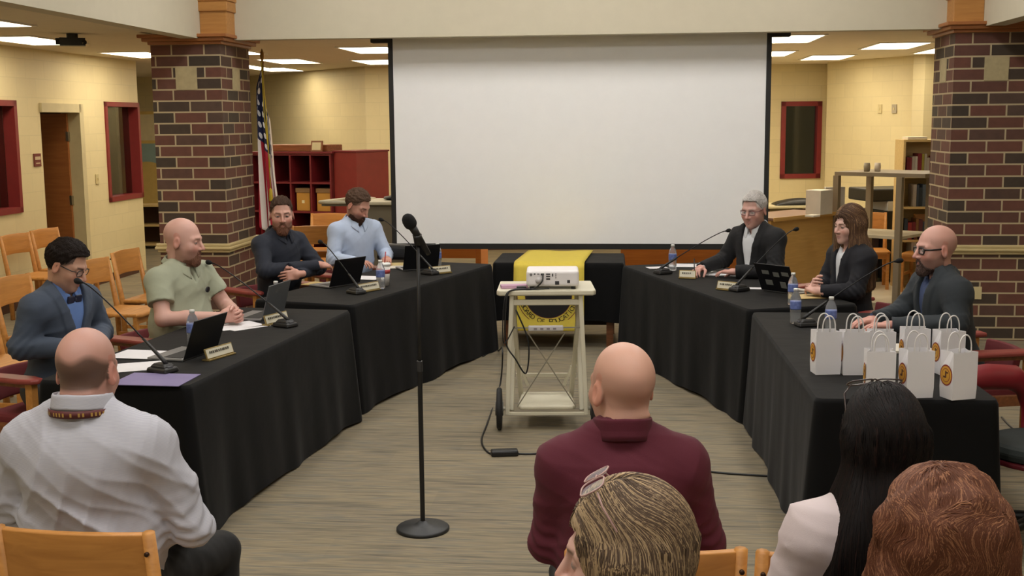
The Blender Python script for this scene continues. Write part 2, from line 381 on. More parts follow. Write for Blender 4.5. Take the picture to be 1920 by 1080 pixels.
# switch and room sign on the left wall
def onleft(px, py, w, h, name, m, label, cat, extra=None):
    Yv = sv(px); p = uv(UW, Yv, 0); z = PY(px, py, p.y).z
    e = empty(name, uv(UW + .002, Yv, z), -AL + R(90), label, cat)
    mb = MB(); mb.box((0, -.006, 0), (w, .012, h)); mb.build('plate', m, e, bevel=.002)
    return e
e = onleft(67, 300, .15, .14, 'room_sign', mat('sign_maroon', (110, 45, 38), .5), 'small maroon room sign on the wall left of the door', 'sign')
mb = MB(); mb.box((0, -.013, .02), (.12, .002, .035)); mb.box((0, -.013, -.035), (.09, .002, .012)); mb.build('sign_lettering', mat('sign_cream', (200, 180, 150), .5), e)
e = onleft(178, 336, .075, .12, 'light_switch', mat('ivory_plastic', (205, 190, 145), .4), 'ivory light switch on the wall right of the door', 'light switch')
mb = MB(); mb.box((0, -.016, 0), (.012, .012, .03)); mb.build('toggle', mat('ivory_plastic', (205, 190, 145), .4), e)

# back walls (far library)
pA0, pA1 = wp(150, 21.2), wp(466, 21.2)
wallseg('wall_far_left', pA0, pA1, 0, ZC, M_WALL, .15)
pB1 = wp(688, 17.8)
wallseg('wall_oblique', pA1, pB1, 0, ZC, M_WALL, .15)
pC1 = wp(1546, 18.3)
LC = (Vector(pC1) - Vector(pB1)).length
def sC(px):
    A_, B_ = Vector(pB1), Vector(pC1); k = (px - 960) / FPX * .99; d = B_ - A_
    t = (k * A_.y - A_.x) / (d.x - k * d.y); return t * LC
HW = (sC(1467), sC(1543), 1.03, 2.2)
wallseg('wall_back', pB1, pC1, 0, ZC, M_WALL, .15, [HW])
dC = (Vector(pC1) - Vector(pB1)).normalized()
def onC(s, z, o=0): q = Vector(pB1) + dC * s; n = Vector((dC.y, -dC.x)); q = q + n * o; return Vector((q.x, q.y, z))
f = MB(); fw = .07
for (q0, q1, w0, w1) in ((HW[0], HW[1], HW[3] - fw, HW[3]), (HW[0], HW[1], HW[2], HW[2] + fw), (HW[0], HW[0] + fw, HW[2], HW[3]), (HW[1] - fw, HW[1], HW[2], HW[3])):
    A_ = onC((q0 + q1) / 2, (w0 + w1) / 2, -.04); M3 = Matrix.Rotation(math.atan2(dC.y, dC.x), 3, 'Z'); f.box(A_, (q1 - q0, .14, w1 - w0), M3)
o = struct('window_3', f, M_REDF)
g = MB(); g.box(onC((HW[0] + HW[1]) / 2, (HW[2] + HW[3]) / 2, -.06), (HW[1] - HW[0] - .1, .01, HW[3] - HW[2] - .1), M3); g.build('glass_pane', mat('window_glass', (205, 206, 200), .05, 0, trans=1), o)
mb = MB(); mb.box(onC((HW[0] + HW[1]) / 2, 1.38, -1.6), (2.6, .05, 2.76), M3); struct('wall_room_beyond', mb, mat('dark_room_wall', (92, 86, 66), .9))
pD0 = wp(1547, 17.7); pD1 = wp(1728, 15.8)
wallseg('wall_return', pC1, pD0, 0, ZC, M_WALL, .15)
wallseg('wall_right_oblique', pD0, pD1, 0, ZC, M_WALL, .15)
pE1 = wp(1742, 16.6); pF = wp(1762, 16.6)
wallseg('wall_window_return', pD1, pE1, 0, ZC, M_WALL, .15)
LE = (Vector((10.0, 14.2)) - Vector(pE1)).length
wallseg('wall_window', pE1, (10.0, 14.2), 0, ZC, M_WALL, .15, [(.05, 1.2, 1.75, 2.5)])
dE = (Vector((10.0, 14.2)) - Vector(pE1)).normalized(); ME = Matrix.Rotation(math.atan2(dE.y, dE.x), 3, 'Z')
f = MB()
def onE(s, z, o=0): q = Vector(pE1) + dE * s; n = Vector((dE.y, -dE.x)); q = q + n * o; return Vector((q.x, q.y, z))
for (q0, q1, w0, w1) in ((.05, 1.2, 2.45, 2.5), (.05, 1.2, 1.75, 1.8), (.05, .1, 1.75, 2.5), (1.15, 1.2, 1.75, 2.5)):
    f.box(onE((q0 + q1) / 2, (w0 + w1) / 2, -.05), (q1 - q0, .12, w1 - w0), ME)
o = struct('window_4', f, mat('white_frame', (225, 222, 210), .5))
g = MB(); g.box(onE(.62, 2.12, -.08), (1.05, .008, .65), ME); g.build('glass_pane', mat('window_glass', (205, 206, 200), .05, 0, trans=1), o)
for px, py, w in ((1653, 204, .075), (1680, 204, .09)):
    p0, p1 = Vector(pD0), Vector(pD1); d = (p1 - p0); k = (px - 960) / FPX * .99; t = (k * p0.y - p0.x) / (d.x - k * d.y); q = p0 + d * t
    z = PY(px, py, q.y).z; n = Vector((d.y, -d.x)).normalized(); an = math.atan2(d.y, d.x)
    e = empty('thermostat' if px < 1660 else 'wall_switch', (q.x + n.x * .004, q.y + n.y * .004, z), an, 'small cream wall plate, the left of the pair on the far right wall' if px < 1660 else 'grey wall switch plate, the right of the pair on the far right wall', 'wall plate')
    mb = MB(); mb.box((0, -.006, 0), (w, .012, .12)); mb.build('plate', mat('ivory_plastic' if px < 1660 else 'grey_plastic', (215, 195, 150) if px < 1660 else (170, 160, 140), .4), e, bevel=.002)
    mb = MB(); mb.box((0, -.015, 0), (.02, .01, .035)); mb.build('toggle', mat('ivory_plastic', (205, 190, 145), .4), e)
# side and rear walls close the room behind the camera
wallseg('wall_right', (10.0, 14.2), uv(9.6, -5).to_tuple()[:2], 0, ZH, M_WALL, .15)
wallseg('wall_behind', uv(9.6, -5).to_tuple()[:2], uv(-12, -5).to_tuple()[:2], 0, ZH, M_WALL, .15)
wallseg('wall_left_outer', uv(-12, -5).to_tuple()[:2], uv(-12, 22).to_tuple()[:2], 0, ZC, M_WALL, .15)
mb = MB(); A_ = Vector(pB1); mb.box(onC(LC / 2, .05, .02), (LC, .02, .1), M3); struct('baseboard_back', mb, mat('baseboard_brown', (80, 50, 35), .6))
mb = MB(); uvbox(mb, UW, UW + .012, 5, LV1 - s1 - .05, 0, .1); uvbox(mb, UW, UW + .012, LV1 - s0 + .05, LV1, 0, .1); struct('baseboard_left', mb, mat('baseboard_brown', (80, 50, 35), .6))

# ---- lights: 2x4 troffers in the low ceiling
M_DIFF = emit('troffer_diffuser', (255, 240, 212), 10.0)
M_WHITE = mat('white_enamel', (235, 232, 222), .4, .02)
def troffer(loc, label, z, group, mdiff, w=.6, l=1.2):
    e = empty('ceiling_light', (loc.x, loc.y, z), -AL, label, 'ceiling light', group)
    mb = MB(); t = .03
    mb.bx(-w / 2, w / 2, -l / 2, -l / 2 + t, -.012, .0); mb.bx(-w / 2, w / 2, l / 2 - t, l / 2, -.012, 0); mb.bx(-w / 2, -w / 2 + t, -l / 2 + t, l / 2 - t, -.012, 0); mb.bx(w / 2 - t, w / 2, -l / 2 + t, l / 2 - t, -.012, 0)
    mb.build('frame', M_WHITE, e)
    mb = MB(); mb.bx(-w / 2 + t, w / 2 - t, -l / 2 + t, l / 2 - t, -.008, -.001); mb.build('diffuser', mdiff, e)
    return e
G = 'recessed ceiling lights of the low ceiling'
for px, py, lb in ((60, 75, 'recessed ceiling light at far left, left of the black ceiling camera'), (268, 102, 'recessed ceiling light half hidden by the left brick pillar'), (450, 124, 'recessed ceiling light just right of the left brick pillar'),
    (543, 114, 'recessed ceiling light above the flag and maroon shelves'), (700, 93, 'recessed ceiling light at the left edge of the projection screen'), (1480, 72, 'recessed ceiling light at the upper right corner of the screen'),
    (1440, 100, 'recessed ceiling light half hidden by the screen edge, lower of two'), (1550, 107, 'recessed ceiling light above the red framed window at right'), (1677, 85, 'large bright recessed ceiling light left of the right pillar'), (1775, 94, 'recessed ceiling light half hidden behind the right pillar')):
    troffer(P(px, py, ZC), lb, ZC, G, M_DIFF)
M_DIFF2 = emit('high_light_diffuser', (255, 251, 246), 19.5)
for i, u in enumerate((-2.4, -.5, 1.4)):
    for j, v in enumerate((-1.6, 2.2, 6.0, 9.2)):
        troffer(uv(u, v), 'recessed light in the high ceiling, ' + ('left', 'middle', 'right')[i] + ' column, ' + ('behind the camera', 'over the audience', 'over the near tables', 'nearest the screen')[j], ZH, 'lights of the high ceiling', M_DIFF2)
# unseen troffers over the side aisle
for v, w_ in ((1, 'beside the audience'), (5, 'beside the near tables'), (9, 'beside the brick pillar')): 
    troffer(uv(-5.2, v), 'recessed light over the left side aisle ' + w_, ZC, 'lights over the side aisles', M_DIFF)
    troffer(uv(5.2, v), 'recessed light over the right side aisle ' + w_, ZC, 'lights over the side aisles', M_DIFF)

M_DIFF_FILL = emit('fill_diffuser', (255, 236, 205), 5.0)
troffer(uv(-7.7, 10.5), 'added fill light in the dim office beyond the left wall', ZC, 'added fill lights', M_DIFF_FILL)  # invented weak lamp, lifts the dark office and its open door
for i, (u_, v_) in enumerate(((-4.6, 13.4), (-3.4, 16.2), (-1.6, 13.4), (-.6, 15.6), (.9, 13.4), (.9, 16.0), (-5.4, 18.0))):  # extra hidden lamps, put in to brighten the dim back walls
    troffer(uv(u_, v_), ['added fill light behind the left pillar', 'added fill light between the pillar and the back wall', 'added fill light behind the left half of the screen', 'farther added fill light behind the screen', 'added fill light behind the middle of the screen', 'added fill light near the back wall behind the screen', 'added fill light in the far left corner'][i], ZC, 'added lights behind the screen', M_DIFF)
_q = onC((HW[0] + HW[1]) / 2, 0, -.9); troffer(Vector((_q.x, _q.y, 0)), 'added fill light in the dim room beyond the red framed window at right', ZC, 'added fill lights', M_DIFF_FILL, .3, .6)  # added lamp so the room behind the glass does not go black
# ceiling camera
p = P(135, 63, ZC)
e = empty('ceiling_projector', (p.x, p.y, ZC), R(20), 'small black device hanging under the low ceiling at upper left', 'projector')
MBLK = mat('black_plastic', (22, 22, 23), .45, .1)
mb = MB(); mb.cyl((0, 0, -.02), .05, .04); mb.build('mount', MBLK, e)
mb = MB(); mb.box((0, 0, -.075), (.22, .14, .07)); mb.cyl((-.12, 0, -.07), .03, .05, axis=(1, 0, 0)); mb.build('body', MBLK, e, bevel=.01)
mb = MB(); mb.cyl((.1, -.05, -.08), .022, .06, axis=(0, 1, 0)); mb.build('lens', mat('dark_glass', (8, 8, 10), .1), e)

# ---- projection screen hanging behind the fascia
def rootuv(name, u, v, z, label, cat, group=None, rz=0): return empty(name, uv(u, v, z), -AL + rz, label, cat, group)
vS = 11.1
def uat(px, v):      # u where pixel column px meets plane v
    k = (px - 960) / FPX * .99; Y = v / (k * SU + CU); return k * Y * CU - Y * SU
uS0, uS1 = uat(733, vS), uat(1447, vS); zS0 = .765
e = rootuv('projection_screen', (uS0 + uS1) / 2, vS, zS0, 'large blank white projection screen with black borders hanging from the beam', 'projection screen')
w = uS1 - uS0; bd = .045; hS = 1.965
M_SCR = mat('screen_white', (240, 240, 240), .8, .01)
mb = MB(); mb.grid(lambda i, j: Vector(((i - .5) * (w - 2 * bd), .0 , bd * .6 + j * hS)), 40, 8, smooth=False); mb.build('screen_fabric', M_SCR, e, solid=.002)
mb = MB(); mb.bx(-w / 2, -w / 2 + bd, -.006, .006, 0, hS + .02); mb.bx(w / 2 - bd, w / 2, -.006, .006, 0, hS + .02); mb.bx(-w / 2 + bd, w / 2 - bd, -.012, .012, -.025, bd * .6); mb.build('black_border', mat('screen_black', (24, 23, 22), .6), e)
mb = MB(); mb.bx(-w / 2 - .17, w / 2 + .17, .012, .11, ZC - zS0 - .085, ZC - zS0 - .004); mb.build('housing', mat('screen_black', (24, 23, 22), .6), e, bevel=.01)
# ================================================================== FURNITURE
TZ = .74
def cloth_mat():
    m = NT('black_tablecloth_fabric'); m.b.inputs['Base Color'].default_value = lin((5, 5, 6)); m.b.inputs['Roughness'].default_value = .8
    m.b.inputs['Sheen Weight'].default_value = .06; m.b.inputs['Sheen Roughness'].default_value = .4; m.b.inputs['Specular IOR Level'].default_value = .2
    n = m.new('ShaderNodeTexNoise'); n.inputs['Scale'].default_value = 3; n.inputs['Detail'].default_value = 3; m.l(m.coord(), n.inputs['Vector']); m.bump(n.outputs[0], .35, .02); return m.m
M_CLOTH = cloth_mat()
def cloth(name, corners, label, z=TZ, drop=.72, seed=0, flare=.10, fold=.014, group='black tablecloths'):
    """corners: 4 world xy points counter-clockwise seen from above; a cloth lying on the table and hanging to the floor"""
    cs = [Vector((c[0], c[1])) for c in corners]; cen = sum(cs, Vector((0, 0))) / 4
    rr = random.Random(seed); pts = []; rad = .03
    for i in range(4):                               # perimeter samples with a rounded corner
        a, b, c = cs[i - 1], cs[i], cs[(i + 1) % 4]; d0 = (a - b).normalized(); d1 = (c - b).normalized()
        n0 = -Vector((d0.y, -d0.x)) ; L = (c - b).length; nrm = Vector((d1.y, -d1.x))
        if nrm.dot(b - cen) < 0: nrm = -nrm
        nprev = Vector((d0.y, -d0.x));
        if nprev.dot(b - cen) < 0: nprev = -nprev
        for k in range(9):
            t = k / 8; n = (nprev * (1 - t) + nrm * t).normalized()
            pts.append((b + (d0 + d1) * rad + n * rad * 1.0, n, 1 - abs(t - .5) * 2 * .35))
        N = int(L / .035)
        for k in range(1, N): 
            t = k / N; dcor = min(t * L, (1 - t) * L)
            pts.append((b + d1 * (rad + (L - 2 * rad) * t) , nrm, .65 * max(0, 1 - dcor / .3) ** 1.5))
    n = len(pts); rows = 16; ph = [rr.uniform(0, 6.28) for _ in range(6)]
    vs, fs = [], []; s = 0; S = []
    for i in range(n): S.append(s); s += (pts[(i + 1) % n][0] - pts[i][0]).length
    tot = s; K = [2 * math.pi * q / tot for q in (7, 11, 17, 26)]
    for r in range(rows + 1):
        h = r / rows
        for i in range(n):
            p, nn, cf = pts[i]; q = S[i]
            w = (math.sin(K[0] * q + ph[0]) + .8 * math.sin(K[1] * q + ph[1] + h) + .6 * math.sin(K[2] * q + ph[2]) + .4 * math.sin(K[3] * q + ph[3] - h * 2))
            o = .006 + h * .018 + fold * h * (w * .5 + .5) + flare * cf * h ** .9
            if r == 0: zz = z; o = 0
            else: zz = z - .006 - drop * ((r - .7) / (rows - .7)) + (.012 * math.sin(K[1] * q * .5 + ph[4]) * h)
            zz = max(zz, .004)
            vs.append((p.x + nn.x * o, p.y + nn.y * o, zz))
    for r in range(rows):
        for i in range(n): j = (i + 1) % n; fs.append((r * n + i, (r + 1) * n + i, (r + 1) * n + j, r * n + j))
    mb = MB(); mb.add(vs, fs, smooth=True); mb.add([v for v in vs[:n]], [tuple(range(n))])
    o = mb.build(name, M_CLOTH); k = o.modifiers.new('w', 'WELD'); k.merge_threshold = .0005
    return tag(o, label, 'tablecloth', group)
def pl(px, py, z=TZ): return P(px, py, z)
def rect_from_edge(a, b, w, side):
    d = (b - a); d.z = 0; d.normalize(); n = Vector((-d.y, d.x, 0)) * side * w
    return [a, b, b + n, a + n]
LA0, LA1 = pl(352, 724), pl(655, 582); LA = rect_from_edge(LA0, LA1, .76, 1)
LB0, LB1 = pl(660, 572), pl(922, 495); LB = rect_from_edge(LB0, LB1, .76, 1)
RA0, RA1 = pl(1532, 748), pl(1412, 586); RA = rect_from_edge(RA0, RA1, .76, -1)
RB0, RB1 = pl(1405, 580), pl(1168, 498); RB = rect_from_edge(RB0, RB1, .76, -1)
def ccw(q):
    a = sum(q[i].x * q[(i + 1) % 4].y - q[(i + 1) % 4].x * q[i].y for i in range(4)); return q if a > 0 else q[::-1]
cloth('tablecloth', ccw(LA), 'black tablecloth over the near left table, in front of the suit man with glasses', seed=1, flare=.05, z=TZ + .002)
cloth('tablecloth', ccw(LB), 'black tablecloth over the far left table, in front of the bearded men', seed=2, z=TZ, flare=.04)
cloth('tablecloth', ccw(RA), 'black tablecloth over the near right table with the white gift bags', seed=3, flare=.03, z=TZ + .002)
cloth('tablecloth', ccw(RB), 'black tablecloth over the far right table, in front of the white haired man', seed=4, z=TZ, flare=.04)
BT = [uv(uat(925, 10.05), 10.05), uv(uat(1172, 10.05), 10.05), uv(uat(1172, 10.05), 10.8), uv(uat(925, 10.05), 10.8)]
cloth('tablecloth', ccw(BT), 'black tablecloth over the back table under the yellow banner', seed=6, drop=.50, flare=.02, fold=.015, z=TZ - .004)
bu0, bu1 = touv(BT[0])[0], touv(BT[1])[0]
e = rootuv('table', (bu0 + bu1) / 2, 10.45, 0, 'wooden table under the black cloth and yellow banner at the back', 'table')
mb = MB(); w = (bu1 - bu0) / 2 - .03; mb.bx(-w, w, -.37, .37, .70, TZ - .012); mb.build('tabletop', M_OAK, e)
for sx in (-1, 1):
    for sy in (-1, 1): mb = MB(); mb.bx(sx * (w - .08) - .03, sx * (w - .08) + .03, sy * .31 - .03, sy * .31 + .03, 0, .70); mb.build('leg', wood('dark_oak', (110, 66, 36), (140, 84, 46)), e)
mb = MB(); mb.bx(-w + .1, w - .1, .29, .33, .08, .2); mb.build('stretcher', mat('brown_bar', (60, 42, 30), .6), e)

# ---- yellow banner runner with seal
M_YEL = mat('yellow_felt', (208, 186, 70), .85, .03, 30, .1, 200)
bc = (uat(968, 10.0) + uat(1095, 10.0)) / 2; bw = .60
e = rootuv('banner', bc, 10.0, 0, 'yellow banner with a round black seal and curved lettering, draped over the back table', 'banner')
mb = MB(); path = [(.92, TZ + .006), (.5, TZ + .008), (.06, TZ + .008), (.012, TZ + .004), (-.035, TZ - .02), (-.06, TZ - .12), (-.075, .55), (-.085, .40), (-.095, .25), (-.10, .17)]
path = [(y, z) for y, z in path]
def bfn(i, j):
    q = j * (len(path) - 1); k = min(int(q), len(path) - 2); t = q - k; y = path[k][0] * (1 - t) + path[k + 1][0] * t; z = path[k][1] * (1 - t) + path[k + 1][1] * t
    sh = .05 * max(0, y) + .0 ; return Vector(((i - .5) * bw + sh, y, z + .004 * math.sin(i * 9) * (y > .02)))
mb.grid(bfn, 12, 36); bo = mb.build('cloth', M_YEL, e, solid=.003)
M_BLKF = mat('black_felt', (22, 18, 18), .85); M_MARF = mat('maroon_felt', (100, 25, 45), .85)
SZ = .478; 
Mf = Matrix.Translation((0, -.106, SZ)) @ Matrix.Rotation(R(92.5), 4, 'X')
def disc(mb, r0, r1, y, n=64, a0=0, a1=2 * math.pi):
    vs = []; 
    for k in range(n + 1):
        a = a0 + (a1 - a0) * k / n
        for r in (r0, r1): vs.append((r * math.cos(a), r * math.sin(a), y))
    mb.add(vs, [(2 * k, 2 * k + 1, 2 * k + 3, 2 * k + 2) for k in range(n)])
mb = MB(); disc(mb, 0.0001, .196, 0); o = mb.build('seal_disc', M_BLKF, e, solid=.002); o.matrix_local = Mf
mb = MB(); disc(mb, .264, .269, 0, a0=R(165), a1=R(375)); disc(mb, .196, .200, .0); o = mb.build('seal_ring', M_MARF, e, solid=.002); o.matrix_local = Mf
for k, ch in enumerate('BOARD OF EDUCATION'):
    if ch == ' ': continue
    a = R(-158 + k * (136 / 17)); M = Mf @ Matrix.Translation((.232 * math.cos(a), .232 * math.sin(a), .0015)) @ Matrix.Rotation(a + R(90), 4, 'Z')
    o = text_mesh('letter', ch, .068 if k in (0, 9) else .056, M_BLKF, e, M)

# ---- gift bags
def paper_mat():
    m = NT('white_paper_bag'); m.b.inputs['Base Color'].default_value = lin((226, 224, 226)); m.b.inputs['Roughness'].default_value = .7
    v = m.new('ShaderNodeTexVoronoi'); v.inputs['Scale'].default_value = 9; n = m.new('ShaderNodeTexNoise'); n.inputs['Scale'].default_value = 7; m.l(m.coord(), v.inputs['Vector']); m.l(m.coord(), n.inputs['Vector'])
    m.bump(n.outputs[0], .5, .01); return m.m
M_BAG = paper_mat(); M_HANDLE = mat('white_twisted_paper', (225, 222, 220), .7)
def bag_proto(W_=.122, D_=.088, H_=.205):
    e = empty('gift_bag'); tag(e, 'x', 'bag')
    mb = MB(); w, d, h = W_ / 2, D_ / 2, H_; t = .002
    def ringp(ww, dd, z, pin=0): return [(-ww + pin, -dd, z), (ww - pin, -dd, z), (ww, -dd * .0 if pin else 0, z), (ww - pin, dd, z), (-ww + pin, dd, z), (-ww, 0, z)]
    A_ = ringp(w * .96, d * .96, 0); B_ = [(-w, -d, h * .22), (w, -d, h * .22), (w, 0, h * .22), (w, d, h * .22), (-w, d, h * .22), (-w, 0, h * .22)]
    Cc = [(-w, -d, h), (w, -d, h), (w - .018, 0, h), (w, d, h), (-w, d, h), (-w + .018, 0, h)]
    Bm = [(-w, -d, h * .6), (w, -d, h * .6), (w - .004, 0, h * .6), (w, d, h * .6), (-w, d, h * .6), (-w + .004, 0, h * .6)]
    vs = A_ + B_ + Bm + Cc; fs = [(5, 4, 3, 2, 1, 0)]
    for r in range(3):
        for i in range(6): j = (i + 1) % 6; fs.append((r * 6 + i, r * 6 + j, r * 6 + 6 + j, r * 6 + 6 + i))
    mb.add(vs, fs); mb.build('paper_body', M_BAG, e, solid=.0015)
    for sy in (-1, 1):
        mb = MB(); pts = [(-.032, sy * (d - .004), h - .03)] + [(-.030 * math.cos(a) , sy * (d - .004) - sy * .002, h + .005 + .07 * math.sin(a) ** .7) for a in [math.pi * k / 12 for k in range(13)]] + [(.032, sy * (d - .004), h - .03)]
        mb.tube(pts, .0032, 6); mb.build('handle', M_HANDLE, e)
    # round sticker on the narrow... broad left face
    mats_ = [mat('sticker_maroon', (140, 40, 40), .5), mat('sticker_gold', (214, 160, 55), .5), mat('sticker_brown', (90, 50, 30), .5)]
    mb = MB(); x = -w - .0012
    for k, (r, mi, dx) in enumerate(((.046, 0, 0), (.040, 1, .0006), (.030, 0, .0012), (.027, 1, .0018))):
        mb.cur = mi; n = 32; mb.add([(x - dx, 0, h * .5)] + [(x - dx, r * math.cos(2 * math.pi * i / n) * .9, h * .5 + r * math.sin(2 * math.pi * i / n)) for i in range(n)], [(0, 1 + (i + 1) % n, 1 + i) for i in range(n)])
    mb.cur = 2; mb.box((x - .0022, .0, h * .5 + .004), (.001, .008, .03)); mb.box((x - .0022, .008, h * .5 - .008), (.001, .016, .008)); mb.box((x - .0022, -.008, h * .5 + .012), (.001, .014, .006))
    mb.build('round_sticker', None, e, mats=mats_)
    return e
bag0 = bag_proto(); zt = TZ + .003
bags = [((1547, 703), 3, 'white gift bag leftmost of the back row, in front of the clear bottle'), ((1600, 704), -1, 'second white gift bag from the left in the back row'), ((1650, 703), -10, 'third white gift bag in the back row, behind the front left bag'),
        ((1713, 697), -3, 'fourth white gift bag in the back row, behind the middle front bag'), ((1776, 703), 7, 'rightmost white gift bag of the back row, in front of the grey blazer'),
        ((1647, 748), -9, 'front row white gift bag half hidden by the black haired woman'), ((1716, 747), 6, 'middle white gift bag of the front row with a round gold and maroon sticker'), ((1795, 750), 16, 'front row white gift bag at the right corner of the table, its gold sticker widest')]
for i, ((px, py), rz, lb) in enumerate(bags):
    b = bag0 if i == 0 else copy_tree(bag0)
    q = pl(px, py, zt); d = Vector((q.x, q.y, 0)).normalized(); q = q + d * .05; b.location = q; b.rotation_euler = (0, 0, R(rz)); tag(b, lb, 'bag', 'white gift bags on the near right table')

# ---- gooseneck table microphones
def goose(base, tip, label, big=False):
    bpt = pl(base[0], base[1], TZ + .004); tp = PY(tip[0], tip[1], bpt.y + tip[2]); d = tp - bpt
    e = empty('table_microphone', bpt, 0, label, 'microphone', 'gooseneck microphones on the tables')
    az = math.atan2(d.y, d.x); hd = Vector((math.cos(az), math.sin(az), 0))
    mb = MB(); s = .098; M3 = Matrix.Rotation(az, 3, 'Z')
    mb.box((0, 0, .013), (s * 1.35, s, .026), M3, (.9, .9)); mb.box((0, 0, .034), (s * 1.05, s * .8, .018), M3, (.7, .7)); mb.build('base', MBLK, e, bevel=.008)
    mb = MB(); st = -hd * .03 + Vector((0, 0, .04)); c1 = st * .4 + d * .6 * Vector((1, 1, 1)).x; 
    a_ = st; b_ = st + d * .33; c_ = Vector((d.x * .66, d.y * .66, d.z * .80)); e_ = Vector((d.x * .9, d.y * .9, d.z * 1.0)); f_ = d
    pts = []
    ctrl = [a_, b_, c_, e_, f_]
    for i in range(25):                               # de Casteljau
        t = i / 24; q = [v.copy() for v in ctrl]
        while len(q) > 1: q = [q[k] * (1 - t) + q[k + 1] * t for k in range(len(q) - 1)]
        pts.append(q[0])
    mb.tube(pts[5:], .0038, 8); mb.build('gooseneck', mat('dark_metal', (30, 30, 32), .35, metal=.6), e)
    mb = MB(); mb.tube(pts[:6], [.010, .010, .009, .009, .008, .006], 10); mb.build('stem', MBLK, e)
    mb = MB(); dr = (pts[-1] - pts[-3]).normalized(); mb.tube([pts[-1] + dr * k for k in (-.012, 0, .006, .02, .034, .042, .046)], [.005, .008, .012, .0155, .015, .010, .004], 12); mb.build('windscreen', mat('black_foam', (12, 12, 13), .95, bump=.4, bscale=300), e)
    mb = MB(); mb.box(hd * .045 * -1 + Vector((0, 0, .028)), (.02, .03, .006), M3); mb.build('talk_button', mat('grey_button', (90, 90, 95), .5), e)
    return e
goose((305, 697), (152, 529, .25), 'black gooseneck microphone on the purple folder, reaching to the man with glasses')
goose((535, 612), (396, 493, .35), 'black gooseneck microphone beside the second laptop, reaching to the bald man in green')
goose((668, 550), (604, 455, .3), 'black gooseneck microphone in front of the third laptop, reaching to the man in navy')
goose((806, 514), (718, 413, .3), 'black gooseneck microphone at the far left table end, reaching to the man in light blue')
goose((1243, 513), (1362, 433, .3), 'black gooseneck microphone in front of the screen, nearest the back table on the right')
goose((1386, 545), (1489, 431, .3), 'black gooseneck microphone in front of the dark suited man')
goose((1512, 611), (1680, 490, .1), 'black gooseneck microphone behind the gift bags, reaching to the bald man with glasses')

# ---- laptops
M_SILV = mat('laptop_silver', (150, 150, 152), .35, metal=.6); M_SCRN = mat('laptop_screen_dark', (10, 10, 12), .15)
def laptop(pt, rz, label, lid=(28, 28, 30), base=None, tilt=110, w=.31, dpt=.21, stickers=False):
    e = empty('laptop', (pt.x, pt.y, TZ + .003), rz, label, 'laptop', 'laptops on the meeting tables')
    lm = mat('lid_%d' % lid[0], lid, .4, metal=.3)
    mb = MB(); mb.bx(-w / 2, w / 2, -dpt, 0, 0, .014); mb.build('base', base or M_SILV, e, bevel=.005)
    mb = MB(); mb.bx(-w / 2 + .02, w / 2 - .02, -dpt + .085, -.02, .0141, .0155); mb.build('keyboard', mat('key_black', (25, 25, 28), .6), e)
    lean = R(tilt - 90); M = Matrix.Translation((0, .004, .012)) @ Matrix.Rotation(-lean, 4, 'X')
    mb = MB(); mb.bx(-w / 2, w / 2, 0, .007, 0, dpt + .005); l = mb.build('lid', lm, e, bevel=.003); l.matrix_local = M
    mb = MB(); mb.bx(-w / 2 + .01, w / 2 - .01, -.001, .0, .015, dpt - .005); q = mb.build('screen', M_SCRN, l)
    if stickers:
        mb = MB()
        for (x, z, a, b) in ((-.1, .15, .06, .03), (-.02, .14, .05, .035), (.07, .15, .06, .03), (-.06, .06, .05, .05), (.06, .07, .06, .04)): mb.bx(x - a / 2, x + a / 2, .007, .0078, z - b / 2, z + b / 2)
        mb.build('sticker', mat('sticker_grey', (120, 122, 118), .6), l)
    return e
laptop(P(374, 669, TZ), R(-108), 'laptop with dark lid beside the first name plate, near left table end')
laptop(P(510, 596, TZ), R(-104), 'laptop with grey shiny lid in front of the bald man in green', (95, 98, 102), tilt=105)
laptop(P(645, 537, TZ), R(-128), 'black lidded laptop in front of the man in navy')
laptop(P(788, 507, TZ), R(-158), 'black lidded laptop in front of the man in light blue', w=.3)
laptop(P(1462, 550, TZ), R(128), 'dark laptop covered in stickers in front of the long haired woman', (26, 26, 30), stickers=True, tilt=115)

# ---- water bottles
def water_mat():
    m = NT('bottle_plastic'); b = m.b; b.inputs['Base Color'].default_value = (.93, .96, .98, 1); b.inputs['Transmission Weight'].default_value = .85; b.inputs['Roughness'].default_value = .12; b.inputs['IOR'].default_value = 1.2; b.inputs['Alpha'].default_value = .75; return m.m
M_BOT = water_mat(); M_CAP = mat('white_cap', (225, 225, 222), .4); M_LAB = mat('blue_label', (96, 112, 168), .5, .3, 60); M_LABG = mat('pale_label', (190, 196, 210), .5, .2, 60)
def bottle_proto():
    e = empty('water_bottle'); prof = [(.026, 0), (.031, .004), (.032, .02), (.030, .03), (.032, .045), (.0315, .06), (.032, .075), (.032, .135), (.030, .15), (.022, .172), (.013, .188), (.0125, .198)]
    mb = MB(); mb.lathe(prof, n=20); mb.build('body', M_BOT, e)
    mb = MB(); mb.lathe([(.0145, .192), (.0145, .206), (.013, .208)], n=16); mb.build('cap', M_CAP, e)
    mb = MB(); mb.lathe([(.0326, .085), (.0328, .09), (.0328, .13), (.0326, .133)], n=20); mb.build('label', M_LAB, e); return e
bt0 = bottle_proto(); first = True
for (px, py, lb) in ((363, 652, 'water bottle with blue label behind the near left laptop'), (519, 588, 'water bottle behind the grey lidded second laptop'), (714, 541, 'water bottle beside the white cup and name plate'), (821, 503, 'water bottle right of the far left laptop'),
    (1261, 507, 'water bottle beside the microphone at the far right table end'), (1486, 571, 'water bottle with label left of the long haired woman, the farther of two'), (1491, 606, 'water bottle nearer the gift bags, the nearer of two'), (1557, 625, 'clear water bottle just behind the leftmost gift bag')):
    b = bt0 if first else copy_tree(bt0); first = False; b.location = P(px, py, TZ + .004); tag(b, lb, 'bottle', 'water bottles on the tables')
